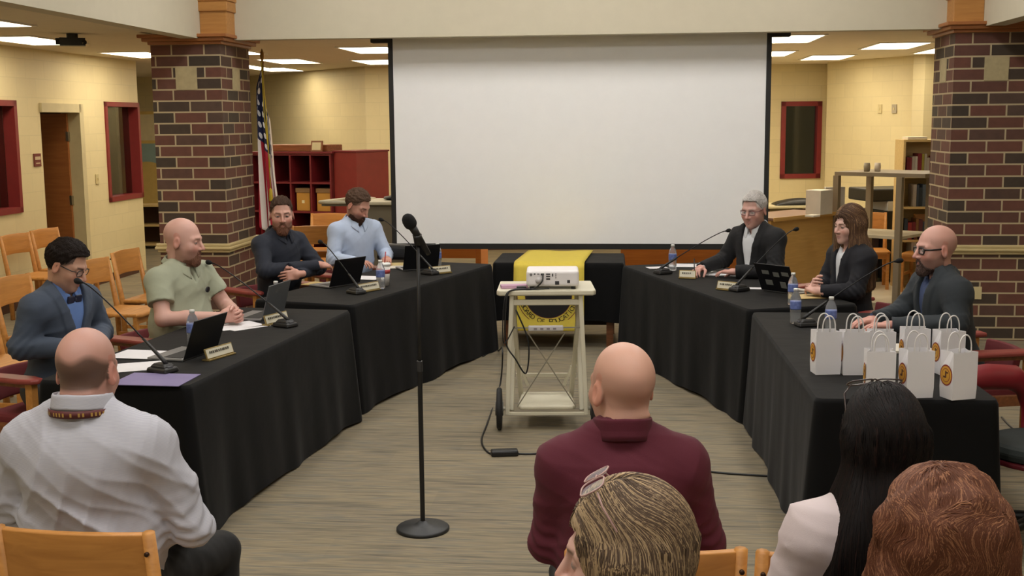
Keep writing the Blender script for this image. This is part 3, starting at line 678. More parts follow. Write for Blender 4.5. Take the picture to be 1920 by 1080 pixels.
# ---- cup
e = empty('paper_cup', P(722, 535, TZ + .003), 0, 'tall white cup with red marks just behind the bottle on the far left table', 'cup')
mb = MB(); mb.lathe([(.03, 0), (.042, .15)], n=24); mb.build('cup_body', mat('white_cup', (225, 220, 215), .5), e); mb = MB(); mb.lathe([(.045, .148), (.045, .16), (.04, .168), (.02, .17)], n=24); mb.build('lid', M_CAP, e)
mb = MB(); mb.lathe([(.0385, .09), (.0415, .12)], n=24); mb.build('red_print', mat('red_print', (180, 70, 70), .5), e); mb = MB(); mb.tube([(0, 0, .16), (.01, 0, .25)], .004, 8); mb.build('straw', mat('red_straw', (170, 40, 45), .5), e)
# ---- name plates
M_GOLD = mat('brass_frame', (150, 130, 80), .35, metal=.5); M_PLATE = mat('engraved_plate', (205, 200, 180), .35, .05)
def nameplate(px, py, rz, label, w=.22):
    e = empty('name_plate', P(px, py, TZ + .003), rz, label, 'name plate', 'name plates on the tables')
    mb = MB(); M3 = Matrix.Rotation(R(-18), 3, 'X'); mb.box((0, 0, .004), (w, .05, .008)); mb.build('foot', M_GOLD, e, bevel=.002)
    mb = MB(); mb.box((0, 0, .034), (w, .008, .056), M3); fr = mb.build('frame', M_GOLD, e, bevel=.002)
    mb = MB(); mb.box((0, -.0048, .0345), (w - .012, .001, .046), M3); mb.build('plate', M_PLATE, e)
    mb = MB(); r_ = random.Random(int(px))
    x = -w / 2 + .03
    while x < w / 2 - .03: ww = r_.uniform(.006, .012); mb.box((x, -.0062, .041), (ww, .001, .012), M3); x += ww + .006
    mb.box((0, -.0028 , .026), (w * .55, .001, .006), M3) ; mb.build('engraving', mat('engraving_dark', (70, 66, 56), .5), e)
    return e
nameplate(411, 670, R(66), 'name plate in a brass frame beside the near left laptop')
nameplate(518, 606, R(64), 'name plate beside the grey lidded laptop')
nameplate(691, 546, R(54), 'name plate in front of the water bottle and white cup')
nameplate(825, 513, R(36), 'name plate right of the far left microphone', .2)
nameplate(1289, 522, R(-20), 'small name plate at the far right table end', .13)
nameplate(1363, 544, R(-42), 'name plate left of the middle right microphone', .16)
# ---- papers and folders
M_PAP = mat('white_paper', (222, 220, 222), .7, .02)
def paper(cx, cy, w, l, rz, label, m=M_PAP, t=.002, z=0, name='paper', cat='paper', grp=None):
    q = P(cx, cy, TZ + .003 + z); mb = MB()
    n = 6; mb.bx(-w / 2, w / 2, -l / 2, l / 2, 0, t)
    o = mb.build(name, m, None, q, rz); return tag(o, label, cat, grp)
paper(292, 712, .34, .26, R(-8), 'purple folder under the base of the near left microphone', mat('purple_folder', (122, 112, 152), .6), .003, 0, 'folder', 'folder')
paper(255, 688, .216, .28, R(-70), 'white sheet lying between the purple folder and the upper sheets', z=.001)
paper(268, 665, .30, .22, R(-12), 'white sheets left of the near left laptop', z=.003)
paper(444, 611, .216, .28, R(-50), 'white sheets under the hands of the bald man in green')
paper(470, 615, .05, .25, R(-45), 'white strip of paper beside the second laptop')
paper(686, 521, .25, .20, R(-20), 'white paper between the black laptop and the cup')
paper(597, 533, .20, .16, R(-25), 'tan papers by the wrist of the man in navy', mat('tan_paper', (190, 165, 110), .6), .006)
paper(752, 496, .30, .2, R(10), 'tan folder left of the far left laptop', mat('tan_folder', (185, 165, 110), .6), .006, 0, 'folder', 'folder')
paper(745, 501, .26, .18, R(10), 'pale papers below the tan folder', mat('pale_paper', (205, 198, 185), .6), .004)
paper(1232, 502, .16, .12, R(10), 'white card left of the far right bottle')
paper(1290, 498, .28, .22, R(-10), 'white sheets by the pen hand of the white haired man')
paper(1372, 515, .36, .22, R(-22), 'white notepad under the hands of the white haired man', t=.008)
paper(1420, 541, .16, .08, R(-10), 'small white card in front of the sticker covered laptop')
paper(1520, 556, .25, .2, R(10), 'tan papers in front of the long haired woman', mat('tan_paper', (190, 165, 110), .6), .004)
paper(1690, 655, .28, .2, R(5), 'pale notebook behind the gift bags', mat('pale_paper', (205, 198, 185), .6), .012, 0, 'notebook', 'notebook')

# ---- microphone stand
q = P(793, 993, 0)
e = empty('microphone_stand', q, 0, 'black straight microphone stand with round base in the middle of the floor', 'microphone stand')
mb = MB(); mb.lathe([(.127, 0), (.127, .012), (.12, .018), (.05, .024), (.03, .035), (.016, .045)], n=40); mb.build('base', mat('cast_black', (34, 36, 38), .45), e)
ht = PY(784, 452, q.y).z
mb = MB(); mb.cyl((0, 0, .40), .0115, .78, 16); mb.build('lower_tube', MBLK, e); 
o_up = PY(784, 470, q.y) - q
mb = MB(); mb.tube([(0, 0, .78), (o_up.x * .5, 0, 1.0), (o_up.x, 0, ht)], .008, 12); mb.build('upper_tube', MBLK, e)
mb = MB(); mb.cyl((0, 0, .80), .014, .05, 16); mb.build('clutch', mat('grey_collar', (70, 70, 72), .4, metal=.5), e)
tip, tail = PY(764, 410, q.y - .05) - q, PY(800, 470, q.y + .03) - q
mb = MB(); dr = (tip - tail).normalized(); mb.tube([tail, tip - dr * .05], [.011, .016], 14); mb.build('clip_collar', MBLK, e)
mb = MB(); m_ = (tip + tail) / 2; mb.tube([Vector((o_up.x, 0, ht - .02)), Vector((o_up.x, 0, ht)) * .6 + m_ * .4, m_], [.016, .02, .022], 12); mb.build('clip', MBLK, e)
q2 = empty('handheld_microphone', q, 0, 'black handheld microphone held in the clip of the floor stand', 'microphone')
mb = MB(); mb.tube([tail + dr * k for k in (-.02, 0, .1, .15)], [.012, .013, .017, .02], 16); mb.build('handle', MBLK, q2)
mb = MB(); b0 = tail + dr * .145; mb.tube([b0 + dr * k for k in (0, .008, .02, .038, .055, .066, .071)], [.022, .028, .031, .031, .026, .016, .004], 18); mb.build('foam_windscreen', mat('black_foam', (12, 12, 13), .95, bump=.4, bscale=300), q2)

# ---- projector cart
M_CREAM = mat('cream_steel', (206, 200, 178), .4, .03)
fl = P(947, 790, .0).y                      # ground distance of the front legs
fl = 7.35
c0 = PY(1024, 540, fl); cz = PY(1024, 549, fl).z
e = empty('projector_cart', (c0.x, fl, 0), -.02, 'cream folding projector cart with two black wheels in front of the yellow banner', 'cart')
mb = MB(); mb.prism([(-.31, -.02), (-.295, -.05), (.295, -.05), (.31, -.02), (.30, .40), (-.30, .40)], cz - .012, cz + .022); mb.build('top_shelf', M_CREAM, e, bevel=.008)
mb = MB(); mb.bx(-.225, .225, -.03, -.005, cz - .075, cz - .04); mb.bx(-.225, .225, .30, .32, cz - .06, cz - .03); mb.build('crossbar', M_CREAM, e, bevel=.005)
for sx in (-1, 1):
    for a, b in (((.215, -.02, cz - .01), (.25, -.05, .10)), ((.215, .05, cz - .02), (.165, .34, .12)), ((.20, .33, cz - .02), (.225, .06, .1))):
        mb = MB(); mb.bar((sx * a[0], a[1], a[2]), (sx * b[0], b[1], b[2]), .028, .028); mb.build('leg', M_CREAM, e, bevel=.005)
mb = MB(); mb.prism([(-.165, -.04), (.165, -.04), (.185, -.01), (.16, .36), (-.16, .36), (-.185, -.01)], .13, .155); mb.build('lower_shelf', M_CREAM, e, bevel=.008)
mb = MB(); mb.bx(-.25, .25, -.06, -.04, .10, .115); mb.build('axle_bar', M_CREAM, e)
for sx in (-1, 1):
    mb = MB(); mb.bar((sx * .185, -.035, .15), (-sx * .115, -.025, .62), .007); mb.build('brace', mat('brace_steel', (150, 145, 130), .4, metal=.5), e)
    mb = MB(); mb.lathe([(.04, -.02), (.125, -.016), (.133, -.008), (.133, .008), (.125, .016), (.04, .02)], c=(sx * .30, -.02, .134), n=36, M=Matrix.Rotation(R(90), 3, 'Y')); w_ = mb.build('wheel', mat('tyre_black', (26, 26, 27), .7), e)
    mb = MB(); mb.cyl((sx * .30, -.02, .134), .045, .05, 20, axis=(1, 0, 0)); mb.build('hub', mat('hub_grey', (90, 88, 84), .5), w_)
    mb = MB(); mb.cyl((sx * .265, -.02, .134), .012, .07, 12, axis=(1, 0, 0)); mb.build('axle_stub', M_CREAM, e)
mb = MB(); mb.bx(-.20, .20, .33, .35, .26, .285); [mb.bar((sx * .17, .34, .33), (sx * .12, .34, .20), .03, .02) for sx in (-1, 1)]; mb.build('rear_crossbar', M_CREAM, e, bevel=.003)
# power strip strapped to the cart
zz = PY(1025, 613, fl).z
e2 = empty('power_strip', (c0.x, fl - .02, zz), 0, 'grey white power strip fastened across the projector cart', 'power strip')
mb = MB(); mb.bx(-.115, .105, -.045, -.01, -.016, .016); mb.build('body', mat('strip_white', (190, 186, 186), .4), e2, bevel=.006); mb = MB(); pass
for x in (-.07, -.03, .01, .05): mb = MB(); mb.bx(x - .01, x + .01, -.047, -.044, -.006, .006); mb.build('outlet', mat('strip_dark', (130, 122, 126), .4), e2)
mb = MB(); mb.bar((-.225, -.008, 0), (.225, -.008, 0), .008); mb.build('strap_bar', mat('brace_steel', (150, 145, 130), .4, metal=.5), e2)
# projector
pz = cz + .022
e = empty('projector', (c0.x + .045, fl + .12, pz), R(-2), 'white projector with ports on its back, standing on the cream cart', 'projector')
mb = MB(); mb.bx(-.165, .165, -.13, .13, .018, .118); mb.build('housing', mat('projector_white', (226, 222, 222), .4, .02), e, bevel=.018, seg=4)
mb = MB(); [mb.cyl((x, y, .010), .014, .02, 12) for x in (-.13, .13) for y in (-.1, .1)]; mb.build('foot', MBLK, e)
for (x, z, w, h) in ((-.135, .098, .016, .006), (-.112, .098, .010, .008), (-.09, .098, .014, .005), (-.135, .088, .012, .005), (-.064, .096, .02, .012), (-.028, .097, .026, .008), (-.028, .083, .026, .006), (-.028, .066, .024, .010), (0, .096, .008, .008), (0, .086, .008, .008), (.02, .098, .006, .006), (.02, .086, .006, .006), (.02, .074, .006, .006), (.028, .042, .026, .022), (.10, .050, .018, .018)): mb = MB(); mb.bx(x - w / 2, x + w / 2, -.1315, -.129, z - h / 2, z + h / 2); mb.build('port', mat('port_dark', (50, 48, 52), .5), e)
mb = MB(); mb.cyl((-.085, -.131, .055), .022, .004, 24, axis=(0, 1, 0)); mb.build('vent_disc', mat('projector_grey', (195, 190, 188), .5), e)
mb = MB(); mb.cyl((.09, .14, .07), .035, .03, 24, axis=(0, 1, 0)); mb.build('lens', mat('dark_glass', (8, 8, 10), .1), e)
# little box and adapter on the cart
e = tag(MB().bx(-.085, .085, -.03, .04, 0, .022).build('remote_box', mat('pink_packet', (190, 150, 175), .5), None, (c0.x - .20, fl + .07, pz), R(6), bevel=.004), 'small pink and white packet left of the projector on the cart', 'box')
mb = MB(); mb.bx(-.03, .03, -.02, .02, 0, .018); tag(mb.build('cable_adapter', MBLK, None, (c0.x - .155, fl + .02, pz), 0, bevel=.003), 'black cable adapter on the cart beside the projector', 'adapter')
# cables
def cable(name, pts, r, label, m=MBLK, n=40):
    ctrl = [Vector(p) for p in pts]; out = []
    c = [ctrl[0]] + ctrl + [ctrl[-1]]
    for i in range(1, len(c) - 2):
        for k in range(12):
            t = k / 12; a, b, d, f = c[i - 1], c[i], c[i + 1], c[i + 2]
            out.append(.5 * ((2 * b) + (d - a) * t + (2 * a - 5 * b + 4 * d - f) * t * t + (3 * b - a - 3 * d + f) * t ** 3))
    out.append(ctrl[-1]); mb = MB(); mb.tube(out, r, 8); return tag(mb.build(name, m), label, 'cable')
X0, Y0 = c0.x, fl
cable('video_cable', [(X0 - .02, Y0 - .015, pz + .096), (X0 - .03, Y0 - .04, pz + .05), (X0 - .09, Y0 - .03, pz + .006), (X0 - .2, Y0 - .04, pz + .004), (X0 - .245, Y0 - .07, pz - .03), (X0 - .26, Y0 - .08, cz - .2), (X0 - .25, Y0 - .07, cz - .32), (X0 - .20, Y0 - .08, cz - .4), (X0 - .13, Y0 - .06, cz - .50), (X0 - .115, Y0 - .06, cz - .3), (X0 - .19, Y0 - .05, cz - .1)], .005, 'black cable from the projector looping down the cart leg')
cable('power_cable', [(X0 + .02, Y0 - .03, pz + .01), (X0 - .08, Y0 - .035, pz + .006), (X0 - .2, Y0 - .03, pz + .006), (X0 - .26, Y0 - .075, pz - .05), (X0 - .27, Y0 - .08, cz - .3), (X0 - .20, Y0 - .07, cz - .2)], .004, 'thin black power cable bunched at the left cart leg')
F = lambda px, py: P(px, py, .006)
a1 = PY(941, 655, 7.9)
cable('floor_cable', [F(905, 668), F(935, 657), PY(942, 655, 8.6), F(938, 720), F(915, 790), F(903, 825), F(915, 848), F(936, 853)], .006, 'black cable running over the floor to the power brick left of the cart')
cable('floor_cable', [F(960, 850), F(1000, 851), F(1050, 845), F(1150, 850), F(1250, 870), F(1330, 884), F(1400, 890), F(1452, 893)], .006, 'black cable crossing the floor from the power brick to the near right table')
mb = MB(); mb.box((0, 0, .018), (.16, .07, .036)); tag(mb.build('power_brick', MBLK, None, P(946, 854, 0), R(5), bevel=.01), 'black power brick on the floor left of the cart', 'power brick')
# ================================================================== BACKGROUND FURNITURE
M_CH = wood('library_chair_oak', (176, 118, 54), (200, 140, 70)); M_CH2 = wood('honey_oak', (184, 124, 50), (208, 148, 66))
M_ARM = mat('maroon_arm_pad', (140, 60, 54), .45, .05)
def wood_chair(name='wooden_chair', m=None, seat_m=None, w=.46, top=.84, backh=.20, curve=.04, seatz=.44):
    """library chair, faces +y; origin on the floor under the seat"""
    m = m or M_CH; e = empty(name)
    mb = MB(); mb.prism([(-w / 2, -.21), (w / 2, -.21), (w / 2, .20), (w / 2 - .04, .24), (-w / 2 + .04, .24), (-w / 2, .20)], seatz - .03, seatz); mb.build('seat', seat_m or m, e, bevel=.012)
    mb = MB(); mb.grid(lambda i, j: Vector(((i - .5) * w, -.235 - .05 * (j * .5 + .5) - curve * (1 - (2 * i - 1) ** 2) , top - backh + j * backh + .006 * math.sin(i * math.pi))), 14, 4); mb.build('backrest', m, e, solid=.022, bevel=.004)
    for sx in (-1, 1):
        mb = MB(); mb.tube([(sx * (w / 2 - .015), -.20, 0), (sx * (w / 2 - .015), -.215, seatz), (sx * (w / 2 - .012), -.285, top + .005)], [.022, .024, .018], 8); mb.build('leg', m, e)
        mb = MB(); mb.bar((sx * (w / 2 - .03), .19, 0), (sx * (w / 2 - .03), .18, seatz - .03), .036, .036); mb.build('leg', m, e, bevel=.004)
        mb = MB(); mb.bar((sx * (w / 2 - .03), -.20, .20), (sx * (w / 2 - .03), .18, .20), .022, .03); mb.build('side_rail', m, e, bevel=.003)
        mb = MB(); [mb.cyl((sx * (w / 2 - .012), -.302 + .0, top - z), .007, .006, 10, axis=(0, 1, 0)) for z in (.05, .15)]; mb.build('screw', mat('dark_bronze', (60, 40, 28), .4, metal=.6), e)
    mb = MB(); mb.bx(-w / 2 + .03, w / 2 - .03, .165, .19, seatz - .09, seatz - .03); mb.build('apron', m, e, bevel=.003)
    mb = MB(); mb.bx(-w / 2 + .03, w / 2 - .03, -.215, -.195, seatz - .09, seatz - .03); mb.build('apron', m, e, bevel=.003)
    return e
proto = wood_chair(); used = [False]
GC = 'wooden library chairs'
def put(x, y, face, label, group=GC):
    """face = world heading of the sitter, degrees clockwise from straight ahead"""
    o = proto if not used[0] else copy_tree(proto); used[0] = True
    o.location = (x, y, 0); o.rotation_euler = (0, 0, -R(face)); return tag(o, label, 'chair', group)
# chairs along the left side, facing the meeting
def backpt(px, py): return P(px, py, .84)
def put_back(px, py, face, label, group=GC):
    q = backpt(px, py); f_ = Vector((math.sin(R(face)), math.cos(R(face)), 0)); q = q + f_ * .28; return put(q.x, q.y, face, label, group)
put_back(235, 470, 101, 'wooden chair nearest the left pillar, behind the bald man in green')
put_back(175, 488, 101, 'wooden chair just right of the head of the man in the suit')
put_back(20, 520, 101, 'wooden chair behind the shoulder of the man in the suit, lowest at the left edge')
put_back(-60, 560, 101, 'wooden chair cut by the left edge beside the man in the suit')
put_back(27, 440, 104, 'wooden chair in the rear row at the left edge')
put_back(83, 430, 104, 'wooden chair in the rear row in front of the open door')
# chairs of the audience, seen from behind
def audience(p0, p1, z, face, label):
    a, b = P(p0[0], p0[1], z), P(p1[0], p1[1], z); c = (a + b) / 2; f_ = Vector((math.sin(R(face)), math.cos(R(face)), 0)); c = c + f_ * .28; return c
def put_aud(cx, cy, face, label):
    q = P(cx, cy, .845); f_ = Vector((math.sin(R(face)), math.cos(R(face)), 0)); q = q + f_ * .28; return put(q.x, q.y, face, label, 'audience chairs in the foreground')
put_aud(138, 992, 8, 'wooden chair under the balding man in the white striped shirt')
put_aud(1230, 1030, 0, 'wooden chair behind the bald man in the maroon shirt')
put_aud(1592, 1036, 4, 'wooden chair behind the black haired woman in the white top')
# board chairs with maroon arms
def board_chair():
    e = empty('board_chair'); w = .56
    mb = MB(); mb.bx(-.25, .25, -.22, .24, .39, .46); mb.build('seat', mat('maroon_upholstery', (110, 38, 42), .8), e, bevel=.02)
    mb = MB(); mb.grid(lambda i, j: Vector(((i - .5) * .34, -.25 - .03 * j - .03 * (1 - (2 * i - 1) ** 2), .49 + .16 * j)), 12, 4); mb.build('backrest', mat('maroon_upholstery', (110, 38, 42), .8), e, solid=.04, bevel=.01)
    for sx in (-1, 1):
        mb = MB(); mb.prism([(sx * .24, -.30), (sx * .33, -.30), (sx * .345, .10), (sx * .33, .17), (sx * .30, .20), (sx * .26, .19), (sx * .235, .12)][::sx], .645, .672); mb.build('arm', M_ARM, e, bevel=.01)
        for sy in (-.24, .13): mb = MB(); mb.bx(sx * .285 - .022, sx * .285 + .022, sy - .022, sy + .022, 0, .645); mb.build('leg', M_CH, e, bevel=.004)
        mb = MB(); mb.bx(sx * .285 - .015, sx * .285 + .015, -.22, .11, .36, .42); mb.build('side_rail', wood('dark_oak', (110, 66, 36), (140, 84, 46)), e, bevel=.003)
        mb = MB(); mb.bx(sx * .285 - .02, sx * .285 + .02, -.24, .14, .62, .645); mb.build('arm_support', wood('dark_oak', (110, 66, 36), (140, 84, 46)), e, bevel=.003)
    return e
bc0 = board_chair(); first = True
for o in [o for o in bpy.data.objects if o.get('category') == 'person']: pass
BOARD = [('L1', P(124, 497, 1.215), -112, .10, 'board chair of the man in the blue grey suit'), ('L2', P(344, 452, 1.235), -116, .09, 'board chair with maroon arms of the bald man in green'), ('L3', P(528, 403, 1.235), -128, .08, 'board chair of the man in navy'),
    ('L4', P(670, 385, 1.24), -142, .10, 'board chair of the man in light blue'), ('R1', P(1414, 394, 1.245), 128, .10, 'board chair of the white haired man'), ('R2', P(1592, 424, 1.215), 108, .06, 'board chair with maroon arms of the long haired woman'), ('R3', P(1754, 468, 1.205), 98, .14, 'board chair with maroon arms of the bald man in the charcoal blazer')]
for nm, hp_, yw, fwd, lb in BOARD:
    o = bc0 if first else copy_tree(bc0); first = False
    f_ = Vector((-math.sin(R(yw)), math.cos(R(yw)), 0)); q = Vector((hp_.x, hp_.y, 0)) - f_ * (fwd + .04); o.location = q; o.rotation_euler = (0, 0, R(yw)); tag(o, lb, 'chair', 'board chairs with maroon arms')

# near right task chair with maroon padded arm and dark seat
q = P(1955, 832, .47)
e = empty('task_chair', (q.x, q.y, 0), R(108), 'task chair with maroon padded arm, grey green seat and black casters at the right edge', 'chair')
mb = MB(); mb.prism([(.24 * math.cos(a) * (1 if abs(math.cos(a)) < .8 else 1), .25 * math.sin(a)) for a in [2 * math.pi * k / 24 for k in range(24)]], .42, .49); mb.build('seat', mat('grey_green_fabric', (44, 50, 48), .9, .1, 20, .2, 300), e, bevel=.03)
mb = MB(); mb.prism([(.235 * math.cos(a), .245 * math.sin(a)) for a in [2 * math.pi * k / 24 for k in range(24)]], .395, .42); mb.build('seat_shell', mat('maroon_shell', (96, 26, 34), .5), e, bevel=.008)
mb = MB(); mb.cyl((0, 0, .26), .03, .28, 16); mb.build('gas_column', MBLK, e)
for k in range(5):
    a = 2 * math.pi * k / 5 + .5; d_ = Vector((math.cos(a), math.sin(a), 0))
    mb = MB(); mb.tube([d_ * .02 + Vector((0, 0, .12)), d_ * .30 + Vector((0, 0, .085))], [.03, .018], 8); mb.build('base_arm', MBLK, e)
    mb = MB(); t_ = Vector((-d_.y, d_.x, 0)); [mb.cyl(d_ * .30 + t_ * sg * .014 + Vector((0, 0, .030)), .030, .018, 18, axis=t_) for sg in (-1, 1)]; mb.tube([d_ * .30 + Vector((0, 0, .03)), d_ * .30 + Vector((0, 0, .09))], .009, 8); mb.build('caster', MBLK, e)
M_MPAD = mat('maroon_vinyl', (128, 30, 38), .5, .05)
for sx in (-1, 1):
    mb = MB(); mb.tube([(sx * .28, .235, .725), (sx * .28, .20, .73), (sx * .28, .08, .73), (sx * .28, -.06, .715), (sx * .28, -.14, .66), (sx * .275, -.17, .56), (sx * .26, -.15, .46), (sx * .2, -.1, .42)], [.03, .055, .062, .060, .052, .042, .034, .028], 16); mb.build('padded_arm', M_MPAD, e)
mb = MB(); mb.grid(lambda i, j: Vector(((i - .5) * .44, -.27 - .05 * j - .04 * (1 - (2 * i - 1) ** 2), .56 + .36 * j)), 12, 4); mb.build('backrest', M_MPAD, e, solid=.06, bevel=.02)
cable('floor_cable', [F(1878, 782), F(1895, 800), F(1915, 812), F(1935, 815)], .006, 'black cable on the floor right of the near right table')
cable('floor_cable', [F(1880, 950), F(1900, 958), F(1935, 960)], .006, 'black cable on the floor under the task chair')

# maroon cubby shelf
D0 = 15.6; a_, b_ = PY(468, 288, D0 + .35), PY(620, 290, D0 - .1); side_end = PY(686, 291, D0 + .45)
ang = math.atan2(b_.y - a_.y, b_.x - a_.x); Wd = (b_ - a_).length; Hh = a_.z
e = empty('cubby_shelf', (a_.x, a_.y, 0), ang, 'maroon cubby shelf behind the flag and the man in navy', 'shelf')
M_CUB = mat('maroon_laminate', (112, 30, 38), .45, .04); dp = .50
mb = MB(); t = .025; ncol, nrow = 4, 4
mb.bx(0, Wd, dp - .015, dp, 0, Hh); mb.build('back_panel', mat('maroon_dark_laminate', (70, 18, 26), .6), e)
for r_ in range(nrow + 1): z = Hh * r_ / nrow; mb = MB(); mb.bx(t, Wd - t, 0, dp - .015, max(0, z - t if r_ == nrow else z - t / 2), z if r_ == nrow else z + t / 2); mb.build('shelf_board', M_CUB, e)
for c_ in range(ncol + 1): x = Wd * c_ / ncol; mb = MB(); x0 = 0 if c_ == 0 else (Wd - t if c_ == ncol else x - t / 2); mb.bx(x0, x0 + t, -.002, dp - .015, 0, Hh + .002); mb.build('divider', M_CUB, e)
mb = MB(); mb.bx(-.03, Wd + .03, -.02, dp + .02, Hh + .002, Hh + .025); mb.build('top_panel', M_CUB, e)
e2 = empty('storage_cabinet', (b_.x, b_.y, 0), math.atan2(side_end.y - b_.y, side_end.x - b_.x), 'plain maroon cabinet end standing right of the cubby shelf', 'cabinet'); L2_ = (side_end - b_).length
mb = MB(); mb.bx(.05, L2_, -.40, .0, 0, Hh + .02); mb.build('body', mat('maroon_panel', (128, 42, 38), .5), e2, bevel=.005)
mb = MB(); mb.bx(.04, L2_ + .01, -.41, .01, Hh + .02, Hh + .04); mb.build('top_panel', M_CUB, e2)
Me = Matrix.Translation((a_.x, a_.y, 0)) @ Matrix.Rotation(ang, 4, 'Z')
for k, (px, lb) in enumerate(((573, 'tan magazine box, the left of two in the maroon shelf'), (606, 'tan magazine box, the right of two in the maroon shelf'))):
    fx = (k + 2 + .48) * Wd / 4; z0 = Hh * .5 + .014; c_ = Me @ Vector((fx, .2, z0))
    bx_ = empty('magazine_box', c_, ang, lb, 'box', 'tan magazine boxes'); mb = MB(); mb.bx(-.10, .10, -.14, .14, 0, .24); mb.build('box_body', mat('tan_card', (190, 140, 60), .7), bx_, bevel=.004); mb = MB(); mb.bx(-.11, .11, -.15, .15, .24, .30); mb.build('lid', mat('tan_lid', (130, 100, 66), .7), bx_, bevel=.004)
    mb = MB(); mb.bx(-.02, .02, -.142, -.139, .1, .14); mb.build('label_tab', mat('white_tab', (230, 220, 180), .6), bx_)
c_ = Me @ Vector((Wd * .62, .25, Hh + .026)); mb = MB(); mb.prism([(-.5, -.12), (.35, -.12), (.45, .1), (-.5, .12)], 0, .09); tag(mb.build('tray', wood('dark_oak', (110, 66, 36), (140, 84, 46)), None, c_, ang, bevel=.01), 'dark wooden tray on top of the maroon shelf', 'tray')
pf = PY(591, 288, D0 - .1); fe = empty('picture_frame', (b_.x - .2, b_.y + .15, Hh + .026), ang, 'small framed certificate standing on the maroon shelf', 'picture frame')
mb = MB(); mb.box((0, 0, .07), (.17, .02, .14), Matrix.Rotation(R(-10), 3, 'X')); mb.build('frame', wood('dark_oak', (110, 66, 36), (140, 84, 46)), fe); mb = MB(); mb.box((0, -.012, .07), (.13, .004, .10), Matrix.Rotation(R(-10), 3, 'X')); mb.build('certificate', mat('certificate_cream', (200, 190, 150), .6), fe)

# flag
fb = P(497, 640, 0); fY = 11.75; ftop = PY(491, 95, fY); fbase = Vector((ftop.x + .10, fY, 0))
e = empty('flag', (ftop.x + .0, fY, 0), 0, 'American flag hanging from a gold pole with gold tassel beside the left pillar', 'flag')
M_GP = mat('gold_pole', (150, 110, 50), .35, metal=.7)
mb = MB(); mb.tube([(0, 0, .03), (0, 0, ftop.z - .12)], .013, 12); mb.build('pole', M_GP, e)
mb = MB(); mb.lathe([(.16, 0), (.16, .02), (.05, .05), (.02, .07)], n=28); mb.build('base', M_GP, e)
mb = MB(); mb.lathe([(.012, 0), (.02, .02), (.01, .035), (.022, .07), (.02, .10), (.006, .14), (.001, .15)], c=(0, 0, ftop.z - .13), n=14); mb.build('finial', M_GP, e)
def flag_mat():
    m = NT('flag_cloth'); tc = m.new('ShaderNodeTexCoord'); sp = m.new('ShaderNodeSeparateXYZ'); m.l(tc.outputs['UV'], sp.inputs[0])
    def math_(op, a, b=None):
        n = m.new('ShaderNodeMath', operation=op)
        if isinstance(a, (int, float)): n.inputs[0].default_value = a
        else: m.l(a, n.inputs[0])
        if b is not None:
            if isinstance(b, (int, float)): n.inputs[1].default_value = b
            else: m.l(b, n.inputs[1])
        return n.outputs[0]
    u, v = sp.outputs[0], sp.outputs[1]
    st = math_('LESS_THAN', math_('MODULO', math_('MULTIPLY', v, 13.0), 2.0), 1.0)
    can = math_('MULTIPLY', math_('LESS_THAN', u, .42), math_('LESS_THAN', v, 7 / 13))
    # stars: staggered grid of small discs
    fu = math_('SUBTRACT', math_('FRACT', math_('MULTIPLY', u, 6 / .42)), .5); vv = math_('MULTIPLY', v, 5 * 13 / 7); fv = math_('SUBTRACT', math_('FRACT', vv), .5)
    r2 = math_('ADD', math_('MULTIPLY', fu, fu), math_('MULTIPLY', fv, fv)); star = math_('LESS_THAN', r2, .065)
    c1 = m.new('ShaderNodeMix', data_type='RGBA'); m.l(st, c1.inputs[0]); c1.inputs[6].default_value = lin((225, 215, 205)); c1.inputs[7].default_value = lin((170, 24, 44))
    c2 = m.new('ShaderNodeMix', data_type='RGBA'); m.l(star, c2.inputs[0]); c2.inputs[6].default_value = lin((24, 30, 66)); c2.inputs[7].default_value = lin((225, 222, 222))
    c3 = m.new('ShaderNodeMix', data_type='RGBA'); m.l(can, c3.inputs[0]); m.l(c1.outputs[2], c3.inputs[6]); m.l(c2.outputs[2], c3.inputs[7])
    m.l(c3.outputs[2], m.b.inputs['Base Color']); m.b.inputs['Roughness'].default_value = .7; return m.m
zt_ = ftop.z - .13; mb = MB()
def ffn(i, j):      # i along the fly, j down the hoist; the lower half is folded behind the upper
    s_, t_ = i * 1.75, j; w_ = min(1, i * 7); q = t_ / .56 if t_ < .56 else (1 - t_) / .44; bk = 0 if t_ < .56 else .09
    z = zt_ - .62 * t_ * (1 - .35 * w_) - s_ * (.90 - .10 * t_) - .10 * q * w_; spread = .10 + .13 * i
    x = -.035 * w_ + (q - .35) * spread * w_ + .012 * w_ * math.sin(q * 16 + s_ * 2) + .04 * i
    return Vector((x, .0 - .05 * w_ + bk * w_ + .028 * w_ * math.cos(q * 14 + s_ * 1.2), z))
mb.grid(ffn, 60, 60); mb.build('cloth', flag_mat(), e, solid=.0015)
mb = MB(); mb.tube([(.01, -.09, zt_ + .02), (.035, -.09, zt_ - .4), (.05, -.10, zt_ - .9), (.055, -.10, zt_ - 1.2)], .005, 6); mb.tube([(.01, -.09, zt_ + .02), (.02, -.10, zt_ - .5), (.06, -.10, zt_ - 1.0)], .005, 6); mb.build('cord', mat('gold_cord', (196, 170, 40), .6), e)
mb = MB(); mb.lathe([(.004, 0), (.016, -.02), (.02, -.12), (.016, -.13)][::-1], c=(.055, -.10, zt_ - 1.2), n=12); mb.build('tassel', mat('gold_cord', (196, 170, 40), .6), e)

